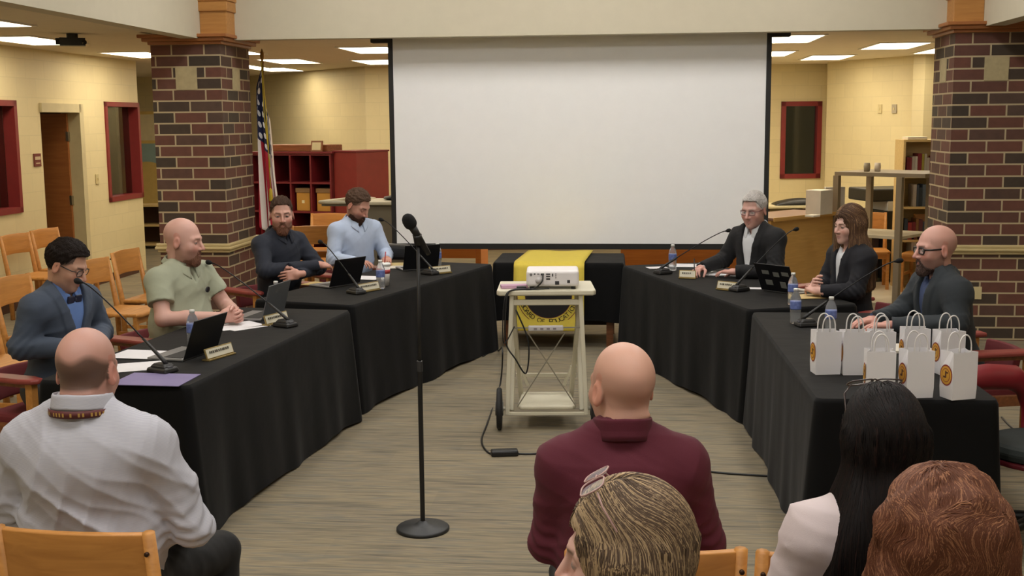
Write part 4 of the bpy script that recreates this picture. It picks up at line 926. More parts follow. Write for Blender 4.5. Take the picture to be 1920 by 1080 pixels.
# lectern with rimmed tray top
q = PY(672, 380, 11.9)
lz = q.z
e = empty('lectern', (q.x + .04, 12.1, 0), R(-6), 'grey lectern with a cream rimmed tray top left of the projection screen', 'lectern')
M_LG = mat('lectern_grey', (108, 100, 82), .6, .05); M_LC = mat('lectern_cream', (190, 182, 155), .5)
mb = MB(); mb.bx(-.06, .52, -.25, .25, 0, lz - .02); mb.build('body', M_LG, e, bevel=.02)
mb = MB(); rim = [(-.36, -.30), (-.10, -.32), (-.06, .25), (-.20, .30)]
mb.tube([(x, y, lz + .01) for x, y in ((-.40, -.26), (-.32, -.30), (.0, -.30), (.06, .2), (0, .28), (-.18, .28), (-.24, .22))], .018, 8, closed=True); mb.build('tray_rim', M_LC, e)
mb = MB(); mb.prism([(-.38, -.27), (.02, -.29), (.02, .26), (-.2, .26)], lz - .03, lz - .005); mb.build('tray', M_LG, e)
mb = MB(); mb.bx(-.02, .56, -.30, .28, lz - .02, lz + .015); mb.build('worktop', M_LC, e, bevel=.01)
mb = MB(); mb.lathe([(.10, 0), (.15, .012), (.14, .03), (.06, .045)], n=24); tag(mb.build('black_case', MBLK, None, (q.x + .38, 12.1, lz + .016)), 'flat black case lying on top of the lectern', 'case')
# dark bag behind the far left table
q = P(745, 497, TZ); mb = MB(); V = [(-.20, 0), (.20, 0), (.19, .09), (.10, .13), (-.1, .14), (-.18, .10)]; mb.prism(V, -.07, .07, Matrix.Rotation(R(90), 3, 'X')); 
qb = PY(752, 487, 10.45); tag(mb.build('laptop_bag', MBLK, None, (qb.x, 10.3, TZ + .006), R(-15), bevel=.03), 'black bag lying at the far end of the far left table', 'bag')

# chair and table behind the man in navy
q = P(640, 470, .44)
tq = P(585, 432, .72); e = empty('reading_table', (tq.x + .05, tq.y + .1, 0), R(8), 'small reading table with a reddish top behind the men at left', 'table')
mb = MB(); mb.bx(-.5, .45, -.35, .35, .70, .72); mb.build('tabletop', mat('red_brown_laminate', (150, 92, 66), .4), e); mb = MB(); mb.bx(-.51, .46, -.37, -.35, .68, .722); mb.bx(.45, .47, -.37, .36, .68, .722); mb.bx(-.51, .46, .35, .37, .68, .722); mb.build('edge_band', M_CH2, e)
for sx in (-.44, .40):
    for sy in (-.3, .3): mb = MB(); mb.bx(sx - .03, sx + .03, sy - .03, sy + .03, 0, .70); mb.build('leg', M_CH2, e)
o = copy_tree(proto); o.location = P(590, 470, .30) + Vector((0, .3, -.30)); o.location = (tq.x + .05, tq.y + .62, 0); o.rotation_euler = (0, 0, R(176)); tag(o, 'wooden chair on the far side of the small reading table', 'chair', GC)
o = copy_tree(proto); o.location = (P(600, 560, 0).x - .05, tq.y - .55, 0); o.rotation_euler = (0, 0, R(12)); tag(o, 'wooden chair between the man in navy and the man in light blue', 'chair', GC)

# ---- right background
# oak circulation desk
z0 = .96; M_LO = wood('light_oak', (206, 160, 86), (220, 176, 100)); a_ = P(1447, 409, z0); b_ = P(1566, 397, z0); l_ = PY(1160, 470, 12.0); a_.z = b_.z = l_.z = 0
an = math.atan2(b_.y - a_.y, b_.x - a_.x)
def desk(name, p0, p1, dpt, label, m):
    an_ = math.atan2(p1.y - p0.y, p1.x - p0.x); L_ = (p1 - p0).length; e = empty(name, p0, an_, label, 'desk')
    mb = MB(); mb.bx(.02, L_ - .01, .02, dpt, .10, z0 - .03); mb.build('front_panel', m, e)
    mb = MB(); mb.bx(.02, L_ - .01, .05, dpt, 0, .10); mb.build('toe_kick', mat('toe_kick_brown', (62, 36, 24), .6), e)
    mb = MB(); mb.bx(.0, L_, -.02, dpt + .02, z0 - .03, z0); mb.build('desktop', mat('brown_laminate', (140, 104, 78), .35), e, bevel=.006)
    mb = MB(); mb.bx(.0, L_, -.03, -.02, z0 - .035, z0 + .002); mb.build('edge_band', M_LO, e); return e
desk('circulation_desk', a_, b_, .50, 'oak circulation desk behind the white haired man', M_LO)
desk('low_counter', l_, a_ - Vector((.30, -.05, 0)), .45, 'oak counter front seen in the gap under the right half of the screen', wood('orange_oak', (190, 110, 40), (206, 126, 52)))
# wooden table seen below the screen
for k, (x0, x1, lb) in enumerate(((858, 912, 'oak table end seen under the screen left of the yellow banner'),)):
    q0, q1 = PY(x0 - 90, 478, 13.2), PY(x1, 478, 13.2); mb = MB(); e = empty('reading_table', ((q0.x + q1.x) / 2, 13.3, 0), -AL, lb, 'table'); ww = q1.x - q0.x
    mb.bx(-ww / 2, ww / 2, -.35, .35, .70, .73); mb.build('tabletop', mat('red_brown_laminate', (150, 92, 66), .4), e)
    for sx in (-1, 1): mb = MB(); mb.bx(sx * (ww / 2 - .05) - .03, sx * (ww / 2 - .05) + .03, -.32, .32, 0, .70); mb.build('leg', wood('orange_oak', (190, 110, 40), (206, 126, 52)), e)
    mb = MB(); mb.bx(-ww / 2 + .08, ww / 2 - .08, -.33, -.30, .45, .70); mb.build('apron', wood('orange_oak', (190, 110, 40), (206, 126, 52)), e)
# grey topped table with black bag below the red window
q = P(1490, 385, .80); e = empty('work_table', (q.x - .2, q.y + .2, 0), R(3), 'grey topped table under the red framed window', 'table')
mb = MB(); mb.bx(-.9, .42, -.35, .35, .77, .80); mb.build('tabletop', mat('pale_grey_top', (196, 186, 150), .4), e, bevel=.005)
for sx in (-.8, -.2, .3): mb = MB(); mb.bx(sx - .03, sx + .03, -.3, .3, 0, .77); mb.build('leg', mat('brown_leg', (70, 46, 32), .6), e)
mb = MB(); mb.bx(-.85, .38, .28, .30, .3, .77); mb.build('modesty_panel', mat('olive_panel', (150, 135, 90), .6), e)
mb = MB(); mb.grid(lambda i, j: Vector(((i - .5) * .56, (j - .5) * .34, .002 + .10 * (math.sin(math.pi * i) * math.sin(math.pi * j)) ** .35 * (.6 + .5 * i))), 20, 14); tag(mb.build('backpack', MBLK, None, (q.x + .02, q.y + .12, .80), 0, solid=.01), 'black bag lying on the grey topped table', 'bag')
# white box and papers on the desk
def sm(name, px, py, z, Yv, size, col, label, cat, rz=0, bevel=.003):
    q = PY(px, py, Yv); mb = MB(); mb.box((0, 0, size[2] / 2), size); return tag(mb.build(name, mat('c_%d_%d_%d' % col, col, .6), None, (q.x, Yv, z), rz, bevel=bevel), label, cat)
sm('paper_box', 1536, 380, z0, b_.y - .28, (.22, .18, .25), (222, 214, 198), 'white box standing on the corner of the circulation desk', 'box', an)
sm('paper_stack', 1524, 393, z0, b_.y - .62, (.12, .10, .02), (230, 224, 208), 'small stack of white paper on the desk in front of the white box', 'paper', an)
sm('desktop_monitor', 1564, 380, z0, b_.y + .05, (.22, .05, .26), (196, 190, 176), 'pale monitor beside the white box on the desk', 'monitor', .2)
# tall grey metal table
Ym = 12.3
A_, B_, D_ = PY(1570, 320, Ym + .25), PY(1692, 327, Ym - .25), PY(1640, 322, Ym + .5)
zt2 = 1.40; e = empty('metal_table', (A_.x, A_.y, 0), math.atan2(B_.y - A_.y, B_.x - A_.x), 'tall grey metal frame table behind the long haired woman', 'table'); Lm = (B_ - A_).length; M_TAU = mat('taupe_metal', (134, 120, 98), .5, .04)
zt2 = P(1692, 325, 1.4).z; zt2 = PY(1692, 325, B_.y).z
mb = MB(); mb.bx(-.02, Lm + .25, -.02, .75, zt2 - .04, zt2); mb.build('tabletop', M_TAU, e)
for (x, y) in ((0, 0), (Lm - .02, 0), (0.02, .7), (Lm - .02, .7)): mb = MB(); mb.bx(x - .03, x + .03, y - .03, y + .03, 0, zt2 - .04); mb.build('leg', M_TAU, e)
zs = PY(1660, 440, Ym).z; mb = MB(); mb.bx(0, Lm, 0, .7, zs - .03, zs); mb.build('shelf', mat('pale_shelf', (196, 184, 156), .5), e)
qt = PY(1640, 318, Ym + .1); 
for px, nm, col, lb in ((1628, 'small_grey_block', (150, 140, 120), 'small grey block on top of the metal table'), (1648, 'small_white_cup', (220, 208, 190), 'small white cup on top of the metal table')):
    q = PY(px, 318, Ym + .2); mb = MB(); mb.lathe([(.03, 0), (.035, .05), (.03, .09)], n=14); tag(mb.build(nm, mat('c_%s' % nm, col, .6), None, (q.x, Ym + .25, zt2)), lb, 'cup' if 'cup' in nm else 'block')
# printer on blue grey cabinet
Yp = 14.2; q = PY(1655, 360, Yp); e = empty('copier', (q.x, Yp, 0), R(10), 'black office copier seen through the metal table', 'copier')
zc_ = PY(1650, 358, Yp).z; mb = MB(); mb.bx(-.30, .33, -.25, .3, zc_ - .11, zc_ + .04); mb.build('scanner', MBLK, e, bevel=.02)
mb = MB(); mb.bx(-.06, .20, -.26, .2, zc_ - .22, zc_ - .11); mb.build('paper_output', mat('copier_grey', (190, 190, 186), .5), e); mb = MB(); mb.bx(-.12, .10, -.28, .3, .05, zc_ - .22); mb.build('body', MBLK, e, bevel=.01)
mb = MB(); mb.bx(.12, .36, -.24, .3, 0, zc_ - .12); mb.build('side_cabinet', mat('blue_grey_panel', (112, 126, 130), .5), e, bevel=.005)
mb = MB(); mb.bx(-.40, -.13, -.2, .3, .02, .80); mb.build('document_feeder', mat('c_dark_brown', (56, 44, 40), .6), e)
# bookshelf beside the right pillar
Yb = 13.4; q0, q1 = PY(1695, 262, Yb), PY(1775, 262, Yb); e = empty('bookshelf', (q0.x, Yb, 0), 0, 'pale oak bookshelf of books beside the right pillar', 'bookshelf'); Wb = q1.x - q0.x; zb_ = q0.z; M_BS = wood('pale_oak', (206, 178, 118), (220, 192, 134))
mb = MB(); mb.bx(0, .025, 0, .3, 0, zb_); mb.build('side_panel', M_BS, e); mb = MB(); mb.bx(Wb - .025, Wb, 0, .3, 0, zb_); mb.build('side_panel', M_BS, e)
mb = MB(); mb.bx(.025, Wb - .025, .285, .3, 0, zb_); mb.build('back_panel', M_BS, e)
shz = [.02, .35] + [PY(1700, y_, Yb).z for y_ in (450, 388, 330)] ; shz = sorted(shz)
for z in shz + [zb_]: mb = MB(); mb.bx(.025, Wb - .025, 0, .285, z - .025, z); mb.build('shelf_board', M_BS, e)
cols_ = [(120, 36, 44), (60, 70, 84), (190, 184, 170), (98, 52, 60), (150, 140, 60), (44, 52, 60), (170, 160, 150), (130, 90, 50), (84, 96, 110), (150, 50, 50)]
rb = random.Random(8); seen = {}; CN = {(120, 36, 44): 'dark red', (60, 70, 84): 'slate blue', (190, 184, 170): 'cream', (98, 52, 60): 'plum', (150, 140, 60): 'yellow green', (44, 52, 60): 'near black', (170, 160, 150): 'pale grey', (130, 90, 50): 'brown', (84, 96, 110): 'grey blue', (150, 50, 50): 'red'}
for si, z in enumerate(shz[1:]):
    x = .05 if si % 2 else .14
    while x < Wb - .08:
        w_ = rb.uniform(.022, .045); h_ = rb.uniform(.19, .26); col = rb.choice(cols_); mb = MB(); mb.bx(0, w_, 0, .18, 0, h_)
        shn = ['bottom', 'second', 'middle', 'upper', 'top'][min(si, 4)]
        b_o = mb.build('book', mat('book_%d_%d_%d' % col, col, .6), None, (q0.x + x, Yb + .03, z + .001))
        cn = CN[col]; k_ = seen.get((shn, cn), 0); seen[(shn, cn)] = k_ + 1
        lb = ['', 'second ', 'third ', 'fourth ', 'fifth ', 'sixth '][k_] + cn + ' book from the left on the ' + shn + ' shelf of the pale bookshelf'
        tag(b_o, ('leftmost ' if k_ == 0 else '') + lb.replace(' from the left', '' if k_ == 0 else ' from the left'), 'book', 'books on the pale bookshelf'); x += w_ + .003
sm('paper_stack', 1715, 260, zb_, Yb + .12, (.22, .2, .03), (220, 212, 196), 'papers lying on top of the pale bookshelf', 'paper')
# wooden chairs and a low table at right
put(*(P(1548, 560, 0).xy + Vector((.0, .9))), -70, 'wooden chair beside the oak desk, left of the long haired woman')
c1 = P(1680, 560, .0); put(c1.x - .05, c1.y + .9, 190, 'wooden chair in front of the tall metal table')
c1 = P(1745, 560, .0); put(c1.x + .12, c1.y + .55, 215, 'wooden chair beside the right pillar, behind the bald man with glasses')
# far left nook: mural panel, low cabinet
q = PY(270, 300, 19.8); e = empty('mural_panel', (q.x, 19.9, 1.15), 0, 'pastel mural panel on the far wall left of the brick pillar', 'mural')
mb = MB(); mb.bx(-.35, .35, -.01, .01, -1.15, 1.0); mb.build('panel', mat('mural_tan', (205, 175, 100), .7), e)
mb = MB(); mb.grid(lambda i, j: Vector(((i - .5) * .7, -.012, .05 + .12 * math.sin(i * 3) * (1 - j) + j * .42)), 12, 2); mb.build('painted_blue', mat('mural_blue', (140, 165, 160), .7), e)
mb = MB(); mb.bx(-.3, .3, -.014, -.011, .52, .95); mb.build('painted_cream', mat('mural_cream', (214, 200, 160), .7), e)
q = P(268, 470, 0.0); e = empty('low_shelf', (PY(262, 400, 18.6).x, 18.7, 0), 0, 'low oak shelf against the far wall left of the brick pillar', 'shelf')
for z in (.05, .35, .66): mb = MB(); mb.bx(-.45, .5, -.2, .2, z, z + .03); mb.build('shelf_board', M_BS, e)
for x in (-.45, .47): mb = MB(); mb.bx(x, x + .03, -.2, .2, 0, .69); mb.build('side_panel', M_BS, e)
mb = MB(); mb.bx(-.42, .47, .15, .18, .05, .66); mb.build('back_panel', mat('brown_leg', (70, 46, 32), .6), e)
# ================================================================== PEOPLE
# ---- signed-distance helpers (numpy) and a surface-nets mesher
A3 = lambda v: np.array(v, dtype=np.float32)
def rcone(Pn, a, b, ra, rb):
    a, b = A3(a), A3(b); ab = b - a; t = np.clip(((Pn - a) @ ab) / max(1e-9, float(ab @ ab)), 0, 1)
    return np.linalg.norm(Pn - (a + t[:, None] * ab), axis=1) - (ra + t * (rb - ra))
def ell(Pn, c, r, M=None):
    q = Pn - A3(c)
    if M is not None: q = q @ M                    # M columns = local axes
    r = A3(r); k0 = np.linalg.norm(q / r, axis=1); k1 = np.linalg.norm(q / (r * r), axis=1)
    return k0 * (k0 - 1) / np.maximum(k1, 1e-6)
def rbox(Pn, c, h, rad, M=None):
    q = Pn - A3(c)
    if M is not None: q = q @ M
    q = np.abs(q) - (A3(h) - rad)
    return np.linalg.norm(np.maximum(q, 0), axis=1) + np.minimum(q.max(axis=1), 0) - rad
def smin(a, b, k):
    h = np.maximum(k - np.abs(a - b), 0) / k; return np.minimum(a, b) - h * h * k * .25
def smax(a, b, k): return -smin(-a, -b, k)
def surface(f, lo, hi, h, block=4, margin=1.9):
    lo = A3(lo); n = np.ceil((A3(hi) - lo) / h / block).astype(int) + 1
    ax = [lo[i] + (np.arange(n[i]) + .5) * h * block for i in range(3)]
    g = np.stack(np.meshgrid(*ax, indexing='ij'), -1).reshape(-1, 3).astype(np.float32)
    dc = f(g).reshape(n); act = np.abs(dc) < h * block * margin
    N = n * block; D = np.repeat(np.repeat(np.repeat(np.where(dc < 0, -1., 1.).astype(np.float32), block, 0), block, 1), block, 2)
    am = np.repeat(np.repeat(np.repeat(act, block, 0), block, 1), block, 2); idx = np.argwhere(am)
    pts = (lo + (idx + .5) * h).astype(np.float32)
    out = np.concatenate([f(pts[i:i + 400000]) for i in range(0, len(pts), 400000)]) if len(pts) else np.zeros(0)
    D[am] = out
    S = D < 0; s8 = [S[i:N[0] - 1 + i, j:N[1] - 1 + j, k:N[2] - 1 + k] for i in (0, 1) for j in (0, 1) for k in (0, 1)]
    cnt = sum(x.astype(np.int8) for x in s8); cell = np.argwhere((cnt > 0) & (cnt < 8))
    vid = -np.ones(tuple(N - 1), np.int64); vid[tuple(cell.T)] = np.arange(len(cell))
    acc = np.zeros((len(cell), 3)); num = np.zeros(len(cell))
    cor = [(i, j, k) for i in (0, 1) for j in (0, 1) for k in (0, 1)]
    val = {c: D[cell[:, 0] + c[0], cell[:, 1] + c[1], cell[:, 2] + c[2]] for c in cor}
    for a in cor:
        for d in range(3):
            if a[d] == 0:
                b = list(a); b[d] = 1; b = tuple(b); va, vb = val[a], val[b]; m = (va < 0) != (vb < 0)
                t = np.where(m, va / np.where(m, va - vb, 1), 0); p = np.array(a, float)[None].repeat(len(cell), 0); p[:, d] = t
                acc[m] += p[m]; num[m] += 1
    V = lo + (cell + .5 + acc / num[:, None]) * h
    F = []
    for d in range(3):
        e1, e2 = (d + 1) % 3, (d + 2) % 3; sl0 = [slice(None)] * 3; sl1 = [slice(None)] * 3; sl0[d] = slice(0, -1); sl1[d] = slice(1, None)
        ch = S[tuple(sl0)] != S[tuple(sl1)]; E = np.argwhere(ch); E = E[(E[:, e1] > 0) & (E[:, e2] > 0) & (E[:, e1] < N[e1] - 1) & (E[:, e2] < N[e2] - 1)]
        ins = S[tuple(E.T)]
        def cv(o1, o2): q = E.copy(); q[:, e1] -= o1; q[:, e2] -= o2; return vid[tuple(q.T)]
        q = np.stack([cv(1, 1), cv(0, 1), cv(0, 0), cv(1, 0)], 1); q = np.where(ins[:, None], q, q[:, ::-1]); F.append(q)
    F = np.concatenate(F); F = F[(F >= 0).all(1)]
    for _ in range(1):                              # settle the vertices on the surface
        e = h * .5; d0 = f(V.astype(np.float32)); G_ = np.stack([f((V + e * np.eye(3)[i]).astype(np.float32)) for i in range(3)], 1) - d0[:, None]
        nn = np.linalg.norm(G_, axis=1, keepdims=True); nn[nn < 1e-9] = 1; V = V - np.clip(d0, -h * .6, h * .6)[:, None] * G_ / nn
    return V, F
def fold(Pn, k, seed, amp, sharp=1.0):
    """soft ridges running across direction k, for cloth creases"""
    r = np.random.RandomState(seed); k = A3(k); o = 0
    for i in range(3):
        w = r.randn(3) * 4; w2 = r.randn(3) * 7; ph = r.rand() * 6
        kk = k * (1 + .5 * i) + r.randn(3) * .12 * np.linalg.norm(k)
        o = o + (1 - np.abs(np.sin(Pn @ kk.astype(np.float32) * .5 + 1.3 * np.sin(Pn @ w.astype(np.float32) + ph) + .8 * np.sin(Pn @ w2.astype(np.float32))))) ** 2 / (1 + i)
    env = .5 + .5 * np.sin(Pn @ A3(r.randn(3) * 7) + r.rand() * 6)
    return amp * (o - .7) * (.35 + .65 * env)
def vnoise(Pn, fr, seed):
    r = np.random.RandomState(seed); o = 0
    for i in range(5): o = o + np.sin(Pn @ A3(r.randn(3) * fr) + r.rand() * 6.28)
    return o / 5
def rot(yaw=0, pitch=0, roll=0):
    """columns are the local axes; pitch > 0 looks down"""
    return np.array((Matrix.Rotation(yaw, 3, 'Z') @ Matrix.Rotation(-pitch, 3, 'X') @ Matrix.Rotation(roll, 3, 'Y'))).astype(np.float32)
def npmesh(name, parts, m, parent=None, smooth=True, mats=None):
    """parts: list of (V, F, C or None[, material index])"""
    Vs, Fs, Cs, Mi, o = [], [], [], [], 0
    for p in parts:
        V, F, Cc = p[0], np.asarray(p[1]), p[2]; Vs.append(V); Fs.append(F + o); o += len(V)
        Cs.append(np.tile(np.array([.5, .5, .5]), (len(V), 1)) if Cc is None else (np.tile(np.array(Cc), (len(V), 1)) if np.ndim(Cc) == 1 else Cc)); Mi += [p[3] if len(p) > 3 else 0] * len(F)
    V = np.concatenate(Vs); F = np.concatenate(Fs); Cc = np.concatenate(Cs)
    me = bpy.data.meshes.new(name); me.vertices.add(len(V)); me.vertices.foreach_set('co', V.astype(np.float32).ravel())
    me.loops.add(len(F) * 4); me.loops.foreach_set('vertex_index', F.astype(np.int32).ravel()); me.polygons.add(len(F))
    me.polygons.foreach_set('loop_start', np.arange(len(F), dtype=np.int32) * 4); me.polygons.foreach_set('loop_total', np.full(len(F), 4, dtype=np.int32))
    me.update(calc_edges=True); me.polygons.foreach_set('use_smooth', np.full(len(F), smooth))
    at = me.color_attributes.new('Col', 'FLOAT_COLOR', 'POINT'); at.data.foreach_set('color', np.concatenate([Cc, np.ones((len(V), 1))], 1).astype(np.float32).ravel())
    if mats:
        for q in mats: me.materials.append(q)
        me.polygons.foreach_set('material_index', np.array(Mi, np.int32))
    me.update(); return link(name, me, m, parent)
L3 = lambda c: np.array(lin(c)[:3])
M_SKIN = vcol('skin', .5, sss=.04, bump=.08, bscale=350)
M_HAIR = vcol('hair_strands', .55, spec=.2)
M_FAB = {}
def fabric(name, col, rough=.85, bump=.12, bscale=500, sheen=.02, var=.03): return mat(name, col, rough, var, 5, bump, bscale, sheen=sheen)

# ---- head (frame: +y face, +z up, origin between the ears; chin about -.115, crown about +.125)
def head_sdf(Q, nose=1.0, jaw=1.0, chubby=0.0, smile=0.0):
    X = Q.copy(); X[:, 0] = np.abs(X[:, 0])
    d = ell(Q, (0, -.014, .036), (.075, .097, .088))
    d = smin(d, ell(Q, (0, .022, -.022), (.064 + chubby * .5, .070, .085)), .03)
    d = smin(d, ell(Q, (0, .032, -.066), (.052 * jaw + chubby, .055, .048)), .03)
    d = smin(d, ell(Q, (0, .072, -.099), (.022, .018, .017)), .025)
    d = smin(d, ell(X, (.040, .062, -.026), (.022 + chubby * .4, .020, .024)), .025)
    d = smin(d, rcone(X, (.012, .087, .024), (.045, .070, .020), .0085, .008), .02)
    d = smax(d, -ell(X, (.031, .098, .002), (.019, .020, .014)), .018)
    d = smin(d, ell(X, (.031, .0745, .002), (.014, .013, .0125)), .004)
    d = smin(d, rcone(X, (.018, .085, .0125), (.044, .074, .009), .0035, .003), .006)
    d = smin(d, rcone(Q, (0, .088, .014), (0, .106 + .008 * nose, -.030), .007, .0105), .012)
    d = smin(d, ell(X, (.0125, .099, -.034), (.0085, .011, .008)), .008)
    d = smax(d, -ell(X, (.007, .106, -.041), (.004, .006, .004)), .004)
    mz = -.064
    lift = smile * .006 * (X[:, 0] / .024) ** 2
    L = X.copy(); L[:, 2] -= lift
    d = smin(d, rcone(L, (0, .0935, mz + .005), (.023, .082, mz + .001), .0055, .002), .005)
    d = smin(d, rcone(L, (0, .0930, mz - .007), (.020, .082, mz - .003), .0065, .002), .005)
    d = smax(d, -rcone(L, (0, .101, mz - .001), (.025, .087, mz), .0014, .001), .003)
    Me = rot(R(-18), 0, R(-8))
    ear = ell(X, (.077, -.010, -.006), (.009, .020, .033), Me)
    ear = smax(ear, -ell(X, (.087, -.004, -.004), (.007, .012, .021), Me), .006)
    d = smin(d, ear, .006)
    return d
def skin_color(Q, skin, o):
    X = np.abs(Q[:, 0]); Y, Z = Q[:, 1], Q[:, 2]; c = np.tile(L3(skin), (len(Q), 1))
    def mixc(w, col): w = np.clip(w, 0, 1)[:, None]; c[:] = c * (1 - w) + L3(col) * w
    front = Y > .04
    rosy = tuple(min(255, int(a * b)) for a, b in zip(skin, (1.0, .80, .76)))
    mixc(np.exp(-((X - .042) ** 2 + (Z + .03) ** 2) / .0004) * front * .5, rosy); mixc(np.exp(-(X ** 2 + (Z + .03) ** 2) / .00018) * front * .5, rosy)
    mixc((X > .074) * .45, rosy)
    mixc(np.exp(-((Z + .064) / .0065) ** 2 - (X / .021) ** 4) * (Y > .07) * .8, (150, 85, 80))
    e = ((X - .031) / .0125) ** 2 + ((Z - .001) / .0052) ** 2
    mixc(np.clip((1.25 - e) * 4, 0, 1) * (Y > .06) * o.get('eyes', 1), (150, 138, 132)); e2 = ((X - .030) / .0055) ** 2 + ((Z - .001) / .0055) ** 2
    mixc(np.clip((1.2 - e2) * 4, 0, 1) * (Y > .06) * (e < 1.3) * o.get('eyes', 1), (52, 40, 34)); mixc(np.exp(-np.abs(e - 1.35) * 6) * (Y > .06) * .6, (90, 55, 50))
    bz = .0215 + .004 * np.clip((X - .02) / .02, 0, 1); mixc(np.exp(-((Z - bz) / .0042) ** 2) * (X > .012) * (X < .046) * (Y > .05) * o.get('brow_k', .85), o.get('brow', (85, 60, 45)))
    if 'stubble' in o:
        k = np.clip((-.028 - Z + .55 * np.maximum(0, .03 - Y)) / .02, 0, 1) * (Y > -.02); k = k * (1 - np.exp(-((X / .018) ** 2 + ((Z + .046) / .006) ** 2)) * .0)
        mixc(k * (Z > -.135) * o.get('stubble_k', .5) * (1 - np.exp(-((Z + .064) / .006) ** 2 - (X / .02) ** 4) * (Y > .07)), o['stubble'])
    if 'shave' in o:          # closely cropped sides and back
        zl = np.interp(Y, [-.12, -.05, 0, .03, .05], [-.062, -.05, .0, .012, .03]); zt = o.get('shave_top', .07)
        k = np.clip((Z - zl) / .012, 0, 1) * np.clip((zt + o.get('shave_n', 0) * vnoise(Q, 40, 3) - Z) / .025, 0, 1) * (Y < .055) * (X < .079) * (1 - ((X > .074) & (Y > -.028) & (Y < .01) & (Z < .03)))
        mixc(k * o.get('shave_k', .6), o['shave'])
    return c * (1 + .04 * vnoise(Q, 60, 5))[:, None]
HAIRLINE = ([-.13, -.06, -.035, -.010, .012, .030, .046, .060, .080], [-.068, -.058, -.035, .018, .012, .026, .060, .078, .084])
def hair_vol(Q, t, top=0, line=HAIRLINE, front=0.0, mess=.003, seed=0):
    d = ell(Q, (0, -.016, .036), (.0755 + t * .6, .0975 + t * .7, .0885 + t))
    d = smin(d, ell(Q, (0, -.004 + front, .066 + top * .6), (.060 + t, .080 + front, .058 + top * .6)), .02)
    zl = np.interp(Q[:, 1], line[0], line[1]).astype(np.float32) + .004 * vnoise(Q, 90, seed + 3)
    d = d + mess * vnoise(Q * A3((1, .6, 1)), 130, seed)
    return smax(d, zl - Q[:, 2], .010)
def grad(f, Pn, e=.002):
    g = np.stack([f(Pn + A3(e * np.eye(3)[i])) - f(Pn - A3(e * np.eye(3)[i])) for i in range(3)], 1); n = np.linalg.norm(g, axis=1, keepdims=True); n[n < 1e-9] = 1; return g / n
def strands(f, roots, flow, steps, ds, r, off=.0015, seed=0, colf=None, jit=.25, length=None, ns=4):
    """hair strands that run over the surface of volume f along a flow field; returns V, F, C"""
    rs = np.random.RandomState(seed); p = roots.astype(np.float32).copy(); n = len(p); path = [p.copy()]
    offs = (off + rs.rand(n) * off * 2)[:, None]; jj = rs.randn(n, 3) * jit; ph = rs.rand(n) * 6.28
    lens = np.ones(n) if length is None else length(rs, n)
    for s in range(steps):
        g = grad(f, p); p = p - (f(p)[:, None] - offs) * g
        v = flow(p, s / steps, rs) + jj * (.6 + .4 * np.sin(ph + s * .7))[:, None]; v = v - g * (v * g).sum(1, keepdims=True); nv = np.linalg.norm(v, axis=1, keepdims=True); nv[nv < 1e-6] = 1
        p = (p + v / nv * (ds * lens)[:, None]).astype(np.float32); path.append(p.copy())
    path = np.stack(path, 1)                                  # n, steps+1, 3
    g = np.stack([grad(f, path[:, k]) for k in range(path.shape[1])], 1)
    T = np.gradient(path, axis=1); T /= np.maximum(np.linalg.norm(T, axis=2, keepdims=True), 1e-9); B = np.cross(T, g); B /= np.maximum(np.linalg.norm(B, axis=2, keepdims=True), 1e-9)
    m = path.shape[1]; rad = r * (1 - .85 * (np.arange(m) / (m - 1)) ** 3)[None, :, None] * (.7 + .6 * rs.rand(n))[:, None, None]
    ring = np.stack([path + B * rad * 1.6, path + g * rad, path - B * rad * 1.6, path - g * rad], 2)   # n,m,4,3
    V = ring.reshape(-1, 3); base = (np.arange(n)[:, None] * m + np.arange(m - 1)[None]) * 4
    F = np.concatenate([np.stack([base + k, base + (k + 1) % 4, base + 4 + (k + 1) % 4, base + 4 + k], -1).reshape(-1, 4) for k in range(4)])
    cc = colf(path, rs); Cc = np.repeat(cc.reshape(-1, 3), 4, 0)
    return V, F, Cc

# ---- hand: wrist at origin, fingers along +y, palm facing -z, thumb on +x (right hand seen from its back: thumb points left, so sx flips it)
def hand_mesh(curl=.5, thumb=.5, sx=1, h=.0032, spread=.08, point=False):
    segs = []; 
    for i, (x, L_, r) in enumerate(((.030, .072, .0088), (.010, .080, .0090), (-.010, .074, .0086), (-.028, .058, .0078))):
        base = np.array([x, .088 - abs(x - .008) * .25, 0.]); a = -curl * (.75 + .12 * i); 
        if point and i == 0: a *= .4
        yaw = -x * spread * 40; p = base; ang = a * .55; rr = r
        for k, fr in enumerate((.45, .30, .25)):
            d = np.array([math.sin(-yaw * .5) * math.cos(ang), math.cos(yaw * .5) * math.cos(ang), math.sin(ang)]); q = p + d * L_ * fr
            segs.append((p, q, rr, rr * .92)); p = q; rr *= .92; ang += a * .8
    tb = np.array([.030, .025, -.004]); d1 = np.array([.75, .62, -.25 - thumb * .4]); d1 /= np.linalg.norm(d1); t1 = tb + d1 * .038; d2 = np.array([.35 - thumb * .5, .85, -.2 - thumb * .5]); d2 /= np.linalg.norm(d2); t2 = t1 + d2 * .032; t3 = t2 + (d2 + np.array([-.2 * thumb, 0, -.1])) * .024
    def f(Pn):
        Q = Pn * A3((sx, 1, 1))
        d = rbox(Q, (.001, .052, -.001), (.040, .046, .0135), .0125)
        d = smin(d, rcone(Q, (0, -.03, 0), (0, .02, 0), .026, .027) + .0, .02)
        th = smin(smin(rcone(Q, tb - d1 * .012, t1, .016, .0115), rcone(Q, t1, t2, .0112, .0100), .004), rcone(Q, t2, t3, .0100, .0078), .003)
        fg = None
        for (a, b, ra, rb) in segs: s_ = rcone(Q, a, b, ra, rb); fg = s_ if fg is None else np.minimum(fg, s_)
        return smin(smin(d, th, .012), fg, .006)
    return surface(f, (-.085, -.06, -.10), (.085, .18, .05), h)
_hc = {}
